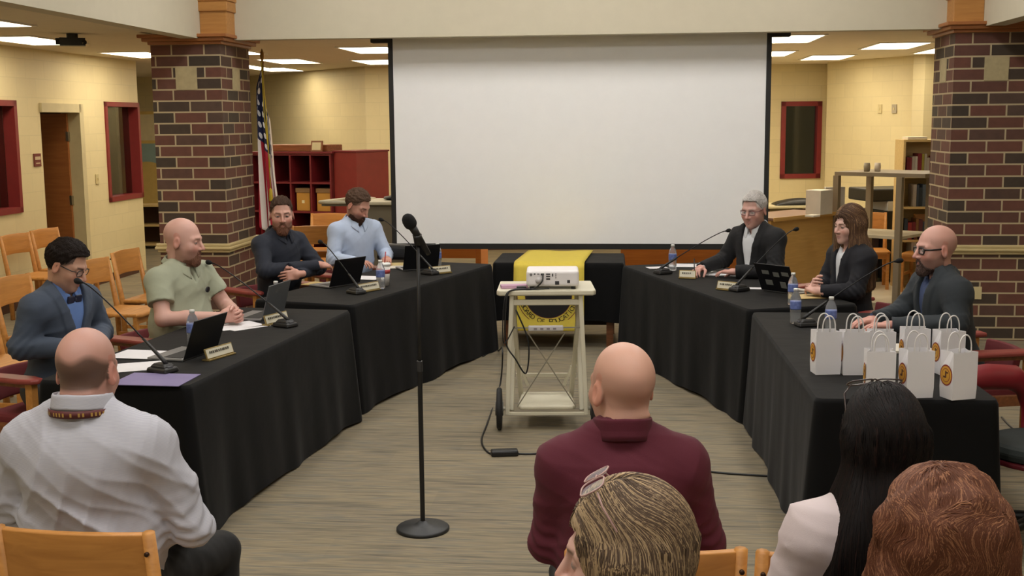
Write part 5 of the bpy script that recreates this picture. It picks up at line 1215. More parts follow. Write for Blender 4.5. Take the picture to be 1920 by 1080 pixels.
def hand(origin, direction, palm, curl=.5, thumb=.5, side=1, point=False, h=.0034):
    """side=+1 right hand (thumb towards ...), placed with fingers along direction and the palm facing 'palm'"""
    key = (round(curl, 2), round(thumb, 2), side, point)
    if key not in _hc: _hc[key] = hand_mesh(curl, thumb, -side, h, point=point)
    V, F = _hc[key]; y = np.array(direction, float); y /= np.linalg.norm(y); z = -np.array(palm, float); z = z - y * (z @ y); z /= np.linalg.norm(z); x = np.cross(y, z)
    if side > 0: F = F[:, ::-1] if -side < 0 and False else F
    return V @ np.stack([x, y, z]) + np.array(origin), F

# ---- whole figure
def lerp(a, b, t): return np.array(a, float) * (1 - t) + np.array(b, float) * t
class Fig:
    def __init__(s, name_label, head_px, zh, yaw, lean=(0, .05), hyaw=0, hpitch=0, hroll=0, sw=.19, belly=0, scale=1.0, seat=.45, nb_z=1.06, group=None, arms=None, opts=None, chest=1.0, tw=0, hs=1.0):
        o = o = s.o = opts or {}; s.scale = scale
        o_nl = (opts or {}).get('neckl', .128); s.nb = np.array([lean[0], lean[1], nb_z]); s.pel = np.array([0, 0, seat + .10]); s.tw = tw
        s.hc = s.nb + np.array([0, .022, o_nl * hs]) + np.array([0, .03 * math.sin(max(hpitch, 0)), -.02 * math.sin(max(hpitch, 0))]); s.HR = rot(hyaw, hpitch, hroll); s.hs = hs
        Rz = Matrix.Rotation(yaw, 3, 'Z'); hl = Rz @ Vector(s.hc.tolist()) * scale; 
        target = P(head_px[0], head_px[1], zh); loc = Vector((target.x - hl.x, target.y - hl.y, zh - hl.z))
        s.dz = loc.z; loc.z = 0; s.e = empty('person', loc, yaw, name_label, 'person', group); s.e.scale = (scale,) * 3
        s.shift = s.dz / scale                                    # raise or lower the upper body so the head sits at its height
        s.pel[2] += s.shift * .4; s.nb[2] += s.shift; s.hc[2] += s.shift
        up = s.nb - s.pel; s.up = up / np.linalg.norm(up); s.TR = np.array(Matrix.Rotation(tw, 3, 'Z'))
        xax = s.TR @ np.array([1., 0, 0]); xax -= s.up * (xax @ s.up); xax /= np.linalg.norm(xax); s.x = xax; s.y = np.cross(s.up, xax); s.sw = sw; s.belly = belly; s.ch = chest
        s.BR = np.stack([s.x, s.y, s.up], 1).astype(np.float32)
        zsh = s.nb - s.up * o.get('drop', .062)
        s.sh = {1: zsh + s.x * (sw - .045) - s.up * .015, -1: zsh - s.x * (sw - .045) - s.up * .015}
        s.arm = {}
        arms = arms or {}
        for sd in (1, -1):
            a = arms.get(sd, {}); el = np.array(a.get('el', (sd * .245, .10, .79)), float); wr = np.array(a.get('wr', (sd * .10, .34, .785)), float)
            s.arm[sd] = (s.sh[sd], el, wr, a)
        s.Vp = []
    def clampd(s): pass
    def torso(s, Pn, g=0.0):
        n, p, up, x, y, BR = s.nb, s.pel, s.up, s.x, s.y, s.BR; c = s.ch
        d = ell(Pn, p, (.165 + g + s.belly * .5, .125 + g + s.belly * .4, .12 + g), BR)
        d = smin(d, ell(Pn, lerp(p, n, .33) + y * (.012 + s.belly * .5), (.150 * c + g + s.belly, .112 + g + s.belly, .17 + g), BR), .06)
        d = smin(d, ell(Pn, lerp(p, n, .66) + y * .004, (.160 * c + g, .112 * c + g, .17 + g), BR), .06)
        d = smin(d, rcone(Pn, s.sh[1] - up * .018, s.sh[-1] - up * .018, .064 + g, .064 + g), .06)
        for sd in (1, -1): d = smin(d, rcone(Pn, n + up * .012 - y * .010, s.sh[sd] + up * .002, .042 + g, .048 + g), .045)
        return d
    def arms_(s, Pn, g=0.0, g2=None, cut=1.0, only=None):
        d = None; g2 = g if g2 is None else g2
        for sd in (1, -1):
            if only and sd != only: continue
            sh, el, wr, a = s.arm[sd]
            if cut >= 1: q = smin(rcone(Pn, sh, el, .056 + g, .043 + g), rcone(Pn, el, wr, .043 + g, .029 + g2), .02)
            else: e2 = lerp(sh, el, cut); q = rcone(Pn, sh, e2, .058 + g, .05 + g2)
            d = q if d is None else np.minimum(d, q)
        return d
    def legs(s, Pn, g=0.0, zf=None):
        d = None; p = s.pel; k = s.o.get('knee', (.13, .44)); kz = .50
        for sd in (1, -1):
            hip = p + np.array([sd * .085, .02, -.03]); kn = np.array([sd * k[0], k[1], kz]); an = np.array([sd * (k[0] + .01), k[1] - .03 + s.o.get('foot_dy', 0), .10])
            q = smin(rcone(Pn, hip, kn, .082 + g, .056 + g), rcone(Pn, kn, an, .055 + g, .038 + g * 1.2), .02); d = q if d is None else smin(d, q, .02)
        return d
    def hsdf(s, Pn): 
        Q = ((Pn - A3(s.hc)) @ s.HR / s.hs).astype(np.float32); return Q
    def build_body(s, skin=(196, 150, 126), h=.0042, fore=True, hands=(1, -1), bare=None, hh=.0034):
        o = s.o; parts = []
        def fh(Pn):
            Q = s.hsdf(Pn); d = head_sdf(Q, o.get('nose', 1), o.get('jaw', 1), o.get('chubby', 0), o.get('smile', 0)) * s.hs
            nk = rcone(Pn, s.hc + s.HR @ A3((0, -.028, -.045)), s.nb - s.up * .03 - s.y * .012, .053 + o.get('neck', 0), .062 + o.get('neck', 0))
            d = smin(d, nk, .025)
            if o.get('neckroll'): d = smin(d, ell(Pn, s.hc + s.HR @ A3((0, -.068, -.062)), (.045, .022, .016)), .02)
            return d
        lo = np.minimum(s.hc - .16, s.nb - .11); hi = s.hc + .16
        V, F = surface(fh, lo, hi, h); parts.append((V, F, skin_color(((V - s.hc) @ s.HR / s.hs).astype(np.float32), skin, o)))
        fb = lambda Pn: smin(smin(s.torso(Pn, -.012), s.arms_(Pn, -.008), .03), s.legs(Pn, -.01), .04)
        pts = [s.nb, s.pel, s.arm[1][1], s.arm[-1][1], s.arm[1][2], s.arm[-1][2], np.array([.3, .55, .05]), np.array([-.3, -.2, .3])]
        lo, hi = np.min(pts, 0) - .13, np.max(pts, 0) + .13; s.lo, s.hi = lo, hi
        V, F = surface(fb, lo, hi, .018); parts.append((V, F, L3(skin)))
        for sd in hands:
            sh, el, wr, a = s.arm[sd]
            if bare:
                ff = lambda Pn: smin(rcone(Pn, lerp(sh, el, bare), el, .048, .043), rcone(Pn, lerp(el, wr, -.02), lerp(el, wr, .35), .044, .045), .03) if False else smin(smin(rcone(Pn, lerp(sh, el, bare), el, .050, .044), rcone(Pn, el, lerp(el, wr, .4), .044, .043), .02), rcone(Pn, lerp(el, wr, .4), wr, .042, .026), .02)
                q = np.array([sh, el, wr]); V, F = surface(ff, q.min(0) - .07, q.max(0) + .07, .006); parts.append((V, F, L3(skin) * (1 + .05 * vnoise(V.astype(np.float32), 30, 4))[:, None]))
            dr = np.array(a.get('dir', wr - el), float); V, F = hand(wr, dr, a.get('palm', (0, 0, -1)), a.get('curl', .6), a.get('thumb', .5), sd, a.get('point', False), hh)
            parts.append((V, F, L3(skin) * np.array([1.0, .93, .92]) * (1 + .04 * vnoise(V.astype(np.float32), 60, 4))[:, None]))
        s.body = npmesh('body', parts, M_SKIN, s.e); return s
    def garment(s, name, f, m, h=.008, lo=None, hi=None, parent=None):
        V, F = surface(f, s.lo - .05 if lo is None else lo, s.hi + .05 if hi is None else hi, h); return npmesh(name, [(V, F, None)], m, parent or s.e)
    def shirt(s, m, g=.010, sleeve=1.0, folds=.004, seed=1, h=.009, v=None, name='shirt', g_arm=.012, cuff=.012, zcut=.50, fk=(20, 10, 45), lapel=0.0, hem=None, open_=None, neck=.0, armfold=1.0):
        o = s.o
        def f(Pn):
            L = (Pn - A3(s.nb)) @ s.BR                       # torso coordinates from the neck base
            d = s.torso(Pn, g); ar = s.arms_(Pn, g_arm, cuff, sleeve)
            if sleeve >= 1:                                  # the sleeve ends at the wrist
                for sd in (1, -1):
                    sh, el, wr, a = s.arm[sd]; dr = (wr - el) / np.linalg.norm(wr - el); near = np.linalg.norm(Pn - A3(wr), axis=1) < .12
                    ar = np.where(near, np.maximum(ar, (Pn - A3(wr)) @ A3(dr) + .008), ar)
            else:
                for sd in (1, -1):
                    sh, el, wr, a = s.arm[sd]; dr = (el - sh) / np.linalg.norm(el - sh); cp = lerp(sh, el, sleeve); near = np.linalg.norm(Pn - A3(cp), axis=1) < .13
                    ar = np.where(near, np.maximum(ar, (Pn - A3(cp)) @ A3(dr)), ar)
            d = smin(d, ar, .025)
            fd = fold(Pn, fk, seed, folds) + fold(Pn, (55, 30, -25), seed + 9, folds * .5); d = d - fd * np.clip((-.015 - L[:, 2]) / .1 + .25, 0, 1) if False else d - fd
            for sd in (1, -1):                               # creases gathered at the elbow
                sh, el, wr, a = s.arm[sd]; dl = np.linalg.norm(Pn - A3(el), axis=1); ax_ = (wr - sh) / np.linalg.norm(wr - sh); d = d - armfold * .005 * np.exp(-(dl / .09) ** 2) * np.sin((Pn - A3(el)) @ A3(ax_) * 190 + 2 * vnoise(Pn, 12, seed))
            if v is not None:                                # open front: (half width at neck, depth of the V)
                w = v[0] * np.clip(1 + L[:, 2] / v[1], 0, 1) + (.0 if len(v) < 3 else v[2] * np.clip(-(L[:, 2] + v[1]) / .2, 0, 1)); ax = np.abs(L[:, 0])
                if lapel: d = d - lapel * np.clip((w + .062 - ax) / .008, 0, 1) * (ax > w - .01) * np.clip(1 + L[:, 2] / v[1], 0, 1) ** .3 * (L[:, 1] > 0) * (L[:, 2] > -v[1])
                cutr = np.maximum(ax - w, np.maximum(-L[:, 1] + .0, -(L[:, 2] + v[1] + (.3 if len(v) > 2 else 0)))); d = smax(d, -cutr, .004)
            d = smax(d, -(rcone(Pn, s.nb - s.up * .02, s.nb + s.up * .2, .056 + neck, .066 + neck)), .006)
            return smax(d, (zcut if hem is None else hem) - Pn[:, 2], .01)
        return s.garment(name, f, m, h)
    def trousers(s, m, h=.012, g=.010):
        def f(Pn):
            d = smin(s.legs(Pn, g), ell(Pn, s.pel - s.up * .01, (.175 + g + s.belly * .5, .130 + g + s.belly * .4, .12 + g), s.BR), .05); d = d - fold(Pn, (10, 50, 20), 3, .004); return smax(smax(d, Pn[:, 2] - .66, .01), .075 - Pn[:, 2], .01)
        return s.garment('trousers', f, m, h)
    def shoes(s, m):
        k = s.o.get('knee', (.13, .44)); fd = s.o.get('foot_dy', 0)
        for sd in (1, -1):
            x = sd * (k[0] + .01); y = k[1] - .03 + fd; a = np.array([x, y - .03, .05]); b = np.array([x + sd * .02, y + .17, .042])
            def f(Pn): 
                d = smin(rcone(Pn, a, b, .042, .040), ell(Pn, a + np.array([0, .03, .03]), (.04, .06, .04)), .03); return smax(d, .003 - Pn[:, 2], .004)
            V, F = surface(f, np.minimum(a, b) - .08, np.maximum(a, b) + .08, .008); npmesh('shoe', [(V, F, None)], m, s.e)
    def collar(s, m, r=.066, h0=-.030, hgt=.045, open_=R(28), point=.035, drop=.03, thick=.003, name='collar', flare=.014, ry=None, back=0):
        mb = MB(); c = s.nb - s.y * .008; r = r + .006
        def fn(i, j):
            a = open_ * .5 + i * (2 * math.pi - open_); sx_, cy = math.sin(a), math.cos(a); t = abs(i - .5) * 2
            fr = max(0, t - .55) / .45; q = j * 3
            if q < 1: rr = r + .004 - .006 * q; z = h0 + hgt * q
            elif q < 1.4: rr = r - .002 + .006 * (q - 1) / .4; z = h0 + hgt + .003 * math.sin((q - 1) / .4 * math.pi)
            else: k = (q - 1.4) / 1.6; rr = r + .004 + (flare + .012 * fr) * k; z = h0 + hgt - (drop + point * fr ** 2) * k
            z -= .028 * (t ** 2) - .016 * (1 - t)             # lower at the throat, higher at the nape
            p = c + s.x * sx_ * rr * 1.0 + s.y * cy * rr * (1.08 if ry is None else ry) + s.up * z
            return Vector(p.tolist())
        mb.grid(fn, 48, 12); return mb.build(name, m, s.e, solid=thick)
    def strands_hair(s, f, roots, flow, steps, ds, r, col, seed=0, **kw):
        return strands(f, roots, flow, steps, ds, r, seed=seed, colf=col, **kw)
    def short_hair(s, col, t=.008, top=.012, front=.0, n=2600, line=HAIRLINE, mess=.004, seed=0, gray=None, lift=.0, name='hair', L=.0055):
        def f(Q): return hair_vol(Q, t, top, line, front, mess, seed)
        V, F = surface(f, (-.11, -.14, -.10), (.11, .13, .16), .004); rs = np.random.RandomState(seed)
        c0 = L3(col); parts = [(V, F, c0[None] * (.8 + .25 * vnoise(V.astype(np.float32), 120, seed))[:, None])]
        ids = rs.choice(len(V), n); rt = V[ids].astype(np.float32)
        def flow(p, s_, r_): return np.stack([p[:, 0] * 4, np.where(p[:, 2] > .06, .6, -.5), np.where(p[:, 2] > .08, .1, -1.0)], 1).astype(np.float32)
        def colf(path, r_): k = (.75 + .5 * r_.rand(len(path)))[:, None, None]; cc = c0[None, None] * k; return np.tile(cc, (1, path.shape[1], 1)) if gray is None else np.tile(cc * (1 - (r_.rand(len(path)) < gray[1])[:, None, None]) + L3(gray[0]) * (r_.rand(len(path)) < gray[1])[:, None, None], (1, path.shape[1], 1))
        parts.append(strands(f, rt, flow, 5, L, .0008, off=.0007, seed=seed, colf=colf, jit=.30))
        return s._place(parts, name, M_HAIR)
    def _place(s, parts, name, m):
        out = []
        for p in parts: out.append((p[0] * s.hs @ s.HR.T + s.hc, p[1], p[2]) + tuple(p[3:]))
        return npmesh(name, out, m, s.e)
    def beard(s, col, full=1.0, t=.008, h=.0036, gray=None, name='beard', chin=.02, seed=2, lo=-.035, moust=True):
        def f(Q):
            X = Q.copy(); X[:, 0] = np.abs(X[:, 0])
            d = head_sdf(Q, s.o.get('nose', 1), s.o.get('jaw', 1), s.o.get('chubby', 0)) - t - .003 * vnoise(Q, 150, seed)
            d = smin(d, ell(Q, (0, .070 + chin * .3, -.108 - chin * .5), (.036 * full, .026, .022 + chin)), .02)
            zt = np.interp(X[:, 0], [0, .018, .03, .042, .055, .07, .08], [-.047, -.049, -.068, -.074, -.068, -.055, -.048]).astype(np.float32) if full > .8 else np.interp(X[:, 0], [0, .02, .03, .05], [-.046, -.048, -.07, -.095]).astype(np.float32)
            d = smax(d, Q[:, 2] - zt, .006); d = smax(d, (.008 if full > .8 else .03) - Q[:, 1] - np.maximum(0, -Q[:, 2] - .07) * .5, .01)
            d = smax(d, -ell(Q, (0, .108, -.065), (.022, .022, .0085)), .004)                # mouth
            if not moust: d = smax(d, -ell(Q, (0, .10, -.052), (.03, .03, .018)), .004)
            return smax(d, -(Q[:, 2] + .165), .01)
        V, F = surface(f, (-.10, -.06, -.19), (.10, .15, .02), h); rs = np.random.RandomState(seed)
        if len(V) < 50: return
        c0 = L3(col); parts = [(V, F, c0[None] * (.85 + .3 * vnoise(V.astype(np.float32), 150, seed))[:, None])]
        rt = V[rs.choice(len(V), 900)].astype(np.float32)
        colf = lambda path, r_: np.tile(c0[None, None] * (.75 + .5 * r_.rand(len(path)))[:, None, None], (1, path.shape[1], 1))
        parts.append(strands(f, rt, lambda p, a, b: np.tile(A3((0, .3, -1)), (len(p), 1)), 3, .004, .0009, off=.001, seed=seed, colf=colf, jit=.5))
        return s._place(parts, name, M_HAIR)
    def glasses(s, m, thick=.0022, w=.026, hh=.017, y=.103, z=.001, lens=True, tilt=0, up=None, name='glasses'):
        """a pair of glasses worn on the face, or pushed up on the hair when up=(y,z,pitch)"""
        g = empty(name); g.parent = s.e
        Mh = Matrix(s.HR.tolist()).to_4x4(); Mh = Matrix.Translation(Vector(s.hc.tolist())) @ Mh
        if up: Mh = Mh @ Matrix.Translation((0, up[0], up[1])) @ Matrix.Rotation(up[2], 4, 'X') @ Matrix.Translation((0, -y, -z))
        g.matrix_local = Mh; mb = MB()
        for sx_ in (-1, 1):
            ring = []
            for k in range(20):
                a = 2 * math.pi * k / 20; ca, sa = math.cos(a), math.sin(a); rx = abs(ca) ** .6 * (1 if ca > 0 else -1); rz = abs(sa) ** .6 * (1 if sa > 0 else -1)
                ring.append((sx_ * .034 + rx * w, y - .12 * abs(.034 + sx_ * rx * w * 1) * .6, z + rz * hh))
            mb.tube(ring, thick, 6, closed=True)
        mb.tube([(-.009, y, z + .004), (0, y + .003, z + .007), (.009, y, z + .004)], thick, 6); fr = mb.build('rim', m, g)
        for sx_ in (-1, 1):
            mb = MB(); mb.tube([(sx_ * .059, y - .010, z + .008), (sx_ * .078, y - .03, z + .008), (sx_ * .082, .0, z + .010), (sx_ * .082, -.012, z - .002), (sx_ * .080, -.02, z - .018)], thick * 1.15, 6); mb.build('temple', m, g)
            if lens:
                mb = MB(); n = 20; mb.add([(sx_ * .034, y - .004, z)] + [(sx_ * .034 + w * .97 * (abs(math.cos(2 * math.pi * k / n)) ** .6) * (1 if math.cos(2 * math.pi * k / n) > 0 else -1), y - .004, z + hh * .97 * (abs(math.sin(2 * math.pi * k / n)) ** .6) * (1 if math.sin(2 * math.pi * k / n) > 0 else -1)) for k in range(n)], [(0, 1 + k, 1 + (k + 1) % n) for k in range(n)])
                mb.build('lens', s.lensm(), g)
        return g
    def lensm(s):
        if 'lens' not in _mc:
            m = NT('spectacle_lens'); m.b.inputs['Base Color'].default_value = (.9, .92, .95, 1); m.b.inputs['Roughness'].default_value = .05; m.b.inputs['Alpha'].default_value = .22; _mc['lens'] = m.m
        return _mc['lens']
M_SHOE = mat('black_leather', (20, 19, 19), .4)
M_TR = fabric('dark_trousers', (12, 12, 13)); M_TRG = fabric('grey_trousers', (70, 70, 72)); M_JEAN = fabric('navy_trousers', (30, 34, 52))
M_GLBLK = mat('glasses_black', (20, 18, 20), .3)
# man in the blue grey suit
p = Fig('man in a blue grey suit, bow tie and glasses reading at the near left table', (124, 497), 1.215, R(-112), lean=(0, .10), hyaw=R(14), hpitch=R(24), sw=.225,
    arms={1: dict(el=(.27, .06, .82), wr=(.10, .30, .80), curl=.5), -1: dict(el=(-.27, .10, .82), wr=(-.04, .28, .80), curl=.5)}, opts=dict(brow=(50, 36, 28), stubble=(130, 100, 85), stubble_k=.3, eyes=.0, shave=(48, 36, 30), shave_k=.9, shave_top=.09), hs=1.06)
p.build_body((192, 148, 126), fore=True); p.trousers(M_TRG); p.shoes(M_SHOE)
p.shirt(fabric('blue_check_shirt', (92, 122, 178)), g=.006, v=(.02, .05), folds=.002, g_arm=.004, cuff=.012); p.collar(fabric('blue_check_shirt', (92, 122, 178)), r=.064)
M_SUIT = fabric('blue_grey_wool', (60, 70, 86), var=.05)
p.shirt(M_SUIT, g=.020, g_arm=.020, cuff=.014, v=(.085, .27, .05), lapel=.008, folds=.005, name='suit_jacket', h=.009, seed=4, neck=.012); p.collar(M_SUIT, r=.078, h0=-.045, hgt=.045, drop=.03, point=.0, open_=R(110), name='jacket_collar', thick=.006)
M_BOW = mat('navy_bow_tie', (28, 30, 52), .5)
mb = MB(); c_ = Vector((p.nb + p.y * .085 - p.up * .035).tolist()); MR = Matrix(p.BR.tolist())
for sx_ in (-1, 1): mb.box(c_ + MR @ Vector((sx_ * .028, 0, 0)), (.045, .014, .04), MR)
mb.box(c_, (.016, .02, .02), MR); mb.build('bow_tie', M_BOW, p.e, bevel=.006)
p.short_hair((34, 25, 22), t=.004, top=.010, front=.008, seed=1, n=3000); p.glasses(M_GLBLK)
# bald man in the green polo
p = Fig('bald bearded man in a pale green polo shirt with his hands together', (344, 452), 1.235, R(-116), lean=(0, .08), hyaw=R(20), hpitch=R(6), sw=.235, belly=.045, chest=1.15,
    arms={1: dict(el=(.27, .16, .80), wr=(.055, .415, .80), dir=(-.55, .8, 0), palm=(-1, -.2, -.3), curl=1.1, thumb=.6), -1: dict(el=(-.26, .20, .80), wr=(-.06, .43, .80), dir=(.5, .85, 0), palm=(1, -.2, -.2), curl=.9, thumb=.7)}, opts=dict(brow=(150, 110, 90), brow_k=.5, stubble=(135, 95, 78), stubble_k=.5, chubby=.008, smile=1.2, neck=.010, neckroll=1), hs=1.12)
p.build_body((200, 156, 142), bare=.5); p.trousers(M_TRG)
M_POLO = fabric('sage_polo_knit', (158, 162, 140), bump=.2, bscale=300)
p.shirt(M_POLO, g=.014, g_arm=.022, cuff=.030, sleeve=.62, folds=.005, name='polo_shirt', seed=7, v=(.022, .10)); p.collar(M_POLO, r=.080, point=.035, drop=.03, h0=-.020, flare=.018)
mb = MB(); c_ = Vector((lerp(p.pel, p.nb, .74) + p.y * .150 + p.x * -.08).tolist()); mb.cyl(c_, .018, .006, 16, axis=Vector(p.y.tolist())); mb.build('chest_emblem', mat('emblem_dark', (60, 62, 70), .6), p.e)
p.beard((138, 98, 80), t=.0015, chin=.001, seed=4, full=.75)
# man in the navy shirt, arms crossed
p = Fig('man in a dark navy shirt with crossed arms looking at the camera', (528, 403), 1.235, R(-128), lean=(.0, .07), hyaw=R(-38), hpitch=R(4), sw=.225, belly=.02, chest=1.08,
    arms={1: dict(el=(.27, .19, .83), wr=(-.13, .36, .85), dir=(-1, .0, -.1), palm=(0, -.4, -1), curl=.5), -1: dict(el=(-.25, .22, .81), wr=(.08, .36, .80), dir=(1, -.5, -.1), palm=(0, -1, -.2), curl=.6)}, opts=dict(brow=(80, 55, 42), stubble=(128, 88, 70), stubble_k=.6, chubby=.004, shave=(88, 66, 54), shave_k=.8, shave_top=.10), hs=1.12)
p.build_body((196, 150, 134)); p.trousers(M_TR)
M_NAVY = fabric('navy_shirt', (28, 33, 46)); p.shirt(M_NAVY, g=.012, g_arm=.016, folds=.004, seed=9, v=(.018, .06)); p.collar(M_NAVY, r=.076, h0=-.018, flare=.018, point=.035)
p.short_hair((78, 58, 46), t=.002, top=.004, front=.0, seed=3); p.beard((128, 88, 70), t=.002, chin=.003, seed=6)
# man in light blue
p = Fig('bearded man in a light blue shirt looking down at the far left table', (670, 385), 1.24, R(-142), lean=(0, .08), hyaw=R(22), hpitch=R(30), sw=.225, chest=1.08, belly=.01,
    arms={1: dict(el=(.25, .12, .80), wr=(.15, .34, .79)), -1: dict(el=(-.26, .14, .80), wr=(-.13, .36, .79))}, opts=dict(brow=(95, 62, 45), stubble=(100, 70, 55), stubble_k=.5, eyes=0, shave=(104, 80, 66), shave_k=.85, shave_top=.10), hs=1.12)
p.build_body((190, 142, 124)); p.trousers(M_TR)
M_LB = fabric('light_blue_shirt', (176, 190, 214), var=.02); p.shirt(M_LB, g=.012, g_arm=.016, folds=.004, seed=12, v=(.018, .05)); p.collar(M_LB, r=.076, point=.045, h0=-.018, flare=.020)
p.short_hair((98, 76, 62), t=.004, top=.006, seed=5); p.beard((78, 52, 40), t=.007, chin=.020, seed=8)
# white haired man
p = Fig('white haired man with glasses in a black suit jacket writing with a pen', (1414, 394), 1.245, R(128), lean=(.02, .08), hyaw=R(12), hpitch=R(10), sw=.225, belly=.02, chest=1.08,
    arms={1: dict(el=(.29, .14, .84), wr=(.26, .44, .80), dir=(-.4, 1, -.1), palm=(-.3, 0, -1), curl=.9, thumb=.9), -1: dict(el=(-.25, .16, .80), wr=(-.02, .36, .79), dir=(.9, .4, 0), palm=(0, 0, -1), curl=.5)}, opts=dict(shave=(205, 200, 196), shave_k=.8, shave_top=.10, brow=(190, 180, 172), smile=.8, chubby=.004, brow_k=.5), hs=1.10)
p.build_body((198, 154, 142)); p.trousers(M_TR)
M_WSH = fabric('white_dress_shirt', (205, 208, 212), var=.01); p.shirt(M_WSH, g=.006, v=(.03, .05), folds=.002, cuff=.016, g_arm=.004); p.collar(M_WSH, r=.070, point=.045, h0=-.018, flare=.012)
M_BLKW = fabric('black_wool_jacket', (11, 11, 15)); p.shirt(M_BLKW, g=.020, g_arm=.020, cuff=.018, v=(.075, .42), lapel=.007, folds=.004, name='suit_jacket', seed=15, neck=.012); p.collar(M_BLKW, r=.080, h0=-.045, hgt=.042, drop=.03, point=0, open_=R(120), name='jacket_collar', thick=.006)
p.short_hair((205, 200, 196), t=.005, top=.008, seed=7, front=.003, mess=.002); p.glasses(mat('glasses_maroon', (90, 40, 48), .3))
pen = MB(); wr = p.arm[1][2]; pen.tube([wr + np.array([-.06, .13, -.018]), wr + np.array([.02, .05, .075])], .004, 8)
po = pen.build('pen', MBLK); po.parent = None; po.matrix_world = Matrix.LocRotScale(p.e.location, p.e.rotation_euler, p.e.scale); tag(po, 'black pen held by the white haired man', 'pen')
# long haired woman
p = Fig('woman with long brown hair in a dark navy blazer facing left at the right tables', (1592, 424), 1.215, R(108), lean=(0, .03), hyaw=R(6), hpitch=R(3), sw=.195, chest=.92, nb_z=1.04,
    arms={1: dict(el=(.20, .10, .80), wr=(.08, .26, .81), dir=(-.8, .6, .25), palm=(-.3, -1, -.2), curl=1.1), -1: dict(el=(-.20, .12, .80), wr=(-.05, .30, .79), dir=(.9, .3, .2), palm=(0, -.6, -1), curl=.8)}, opts=dict(brow=(110, 80, 60), jaw=.88, nose=.7), hs=1.0)
p.build_body((204, 164, 150)); p.trousers(M_JEAN)
p.shirt(M_WSH, g=.004, g_arm=.0, cuff=.0, v=(.05, .06), folds=.001, armfold=.0, name='blouse'); M_NB = fabric('navy_blazer', (15, 16, 25)); p.shirt(M_NB, g=.016, g_arm=.016, v=(.055, .30, .03), lapel=.006, folds=.003, name='blazer', seed=19, neck=.008)
def long_hair(p, cols, n=3500, length=.40, steps=30, vol=.018, back=.05, wav=0, seed=0, r=.0013, part=0.0, side=(1, -1), name='hair', front=True, wide=0, top=.012, widebot=0, cheek=.045, drape=None):
    """a volume of hair over the skull and down past the shoulders, covered with strands; head frame axes"""
    Rw = p.HR.T; down = (Rw @ A3((0, 0, -1))); 
    def f(Q):
        d = ell(Q, (0, -.018, .034 + top * .5), (.078 + vol + wide * .4, .100 + vol, .092 + vol * .8 + top))
        X = np.abs(Q[:, 0])
        b = np.array([0, -.055, .02]); e_ = b + down * length
        # back curtain
        for k in ((-1, 0, 1)):
            a0 = np.array([k * (.045 + wide * .5), -.055 + .02 * abs(k), .0]); a1 = a0 + down * length + np.array([k * (.025 + widebot), -.02, 0]); d = smin(d, rcone(Q, a0, a1, .045 + vol, .030 + vol * .8), .04)
        if front:
            for k in side: a0 = np.array([k * (.068 + wide), .012, .02]); a1 = a0 + down * length * .8 + np.array([k * (.01 + widebot), .03, 0]); d = smin(d, rcone(Q, a0, a1, .022 + vol * .6, .020 + vol * .4), .03)
        face = np.maximum(np.maximum(.030 - Q[:, 1], Q[:, 2] - .072), X - (cheek + .012 * np.clip(-Q[:, 2] / .1, -.5, 1))); d = smax(d, -face, .012)
        if wav: d = d + wav * vnoise(Q, 45, seed) + wav * .6 * vnoise(Q, 90, seed + 1)
        else: d = d + .0012 * np.sin(Q[:, 0] * 260 + 3 * vnoise(Q, 12, seed)) * (Q[:, 2] < .06)
        return d
    if drape:
        f0 = f; c0, hr = A3(p.hc), p.HR
        def f(Q):
            Pn = (Q * p.hs) @ hr.T + c0; d = f0(Q); t = p.torso(Pn, 0) - .036 + .004 * np.sin(Pn[:, 0] * 90)
            zl = c0[2] - length; k = np.clip((c0[2] - Pn[:, 2]) / length, 0, 1); reg = np.maximum(np.abs(Pn[:, 0] - drape[1] * k - c0[0]) - (drape[0] * (.75 + .5 * k)), np.maximum(zl - Pn[:, 2], Pn[:, 1] - (p.nb[1] + .02)))
            return smin(d, smax(t, reg, .03) / p.hs, .04)
    q = [np.array([-.16 - wide, -.18, -length - .12]), np.array([.16 + wide, .16, .18])]
    ends = np.array([down * length, [0, 0, 0]]); lo = np.minimum(q[0], ends.min(0) - .16); hi = np.maximum(q[1], ends.max(0) + .16)
    V, F = surface(f, lo, hi, .0055); rs = np.random.RandomState(seed); cA, cB, cC = [L3(c) for c in cols]
    def stripe(x): return np.clip(.5 + .5 * np.sin(x[:, 0] * 150 + x[:, 1] * 60 + 2 * vnoise(x.astype(np.float32), 14, seed)), 0, 1)
    base = cA[None] * (1 - .5 * stripe(V))[:, None] + cB[None] * (.5 * stripe(V))[:, None]
    parts = [(V, F, base * .85)]
    wgt = np.exp(np.clip(V[:, 2], -.25, .13) * 16) + .02; rt = V[rs.choice(len(V), n, p=wgt / wgt.sum())].astype(np.float32)
    def flow(x, s_, r_):
        v = np.tile(A3(down), (len(x), 1)) * 1.0; topk = np.clip((x[:, 2] - .04) / .06, 0, 1)[:, None]
        fr = np.clip((x[:, 1] + .05) / .06, .12, 1); rad = np.stack([np.clip((x[:, 0] - part) / .012, -1, 1) * .9 * fr, -.35 - .5 * (1 - fr), 0 * x[:, 0]], 1); v = v * (1 - topk * .75) + rad * topk
        if wav: v = v + .62 * np.stack([np.sin(x[:, 2] * 52 + x[:, 0] * 24), np.cos(x[:, 2] * 46 + x[:, 1] * 30), 0 * x[:, 0]], 1)
        return v.astype(np.float32)
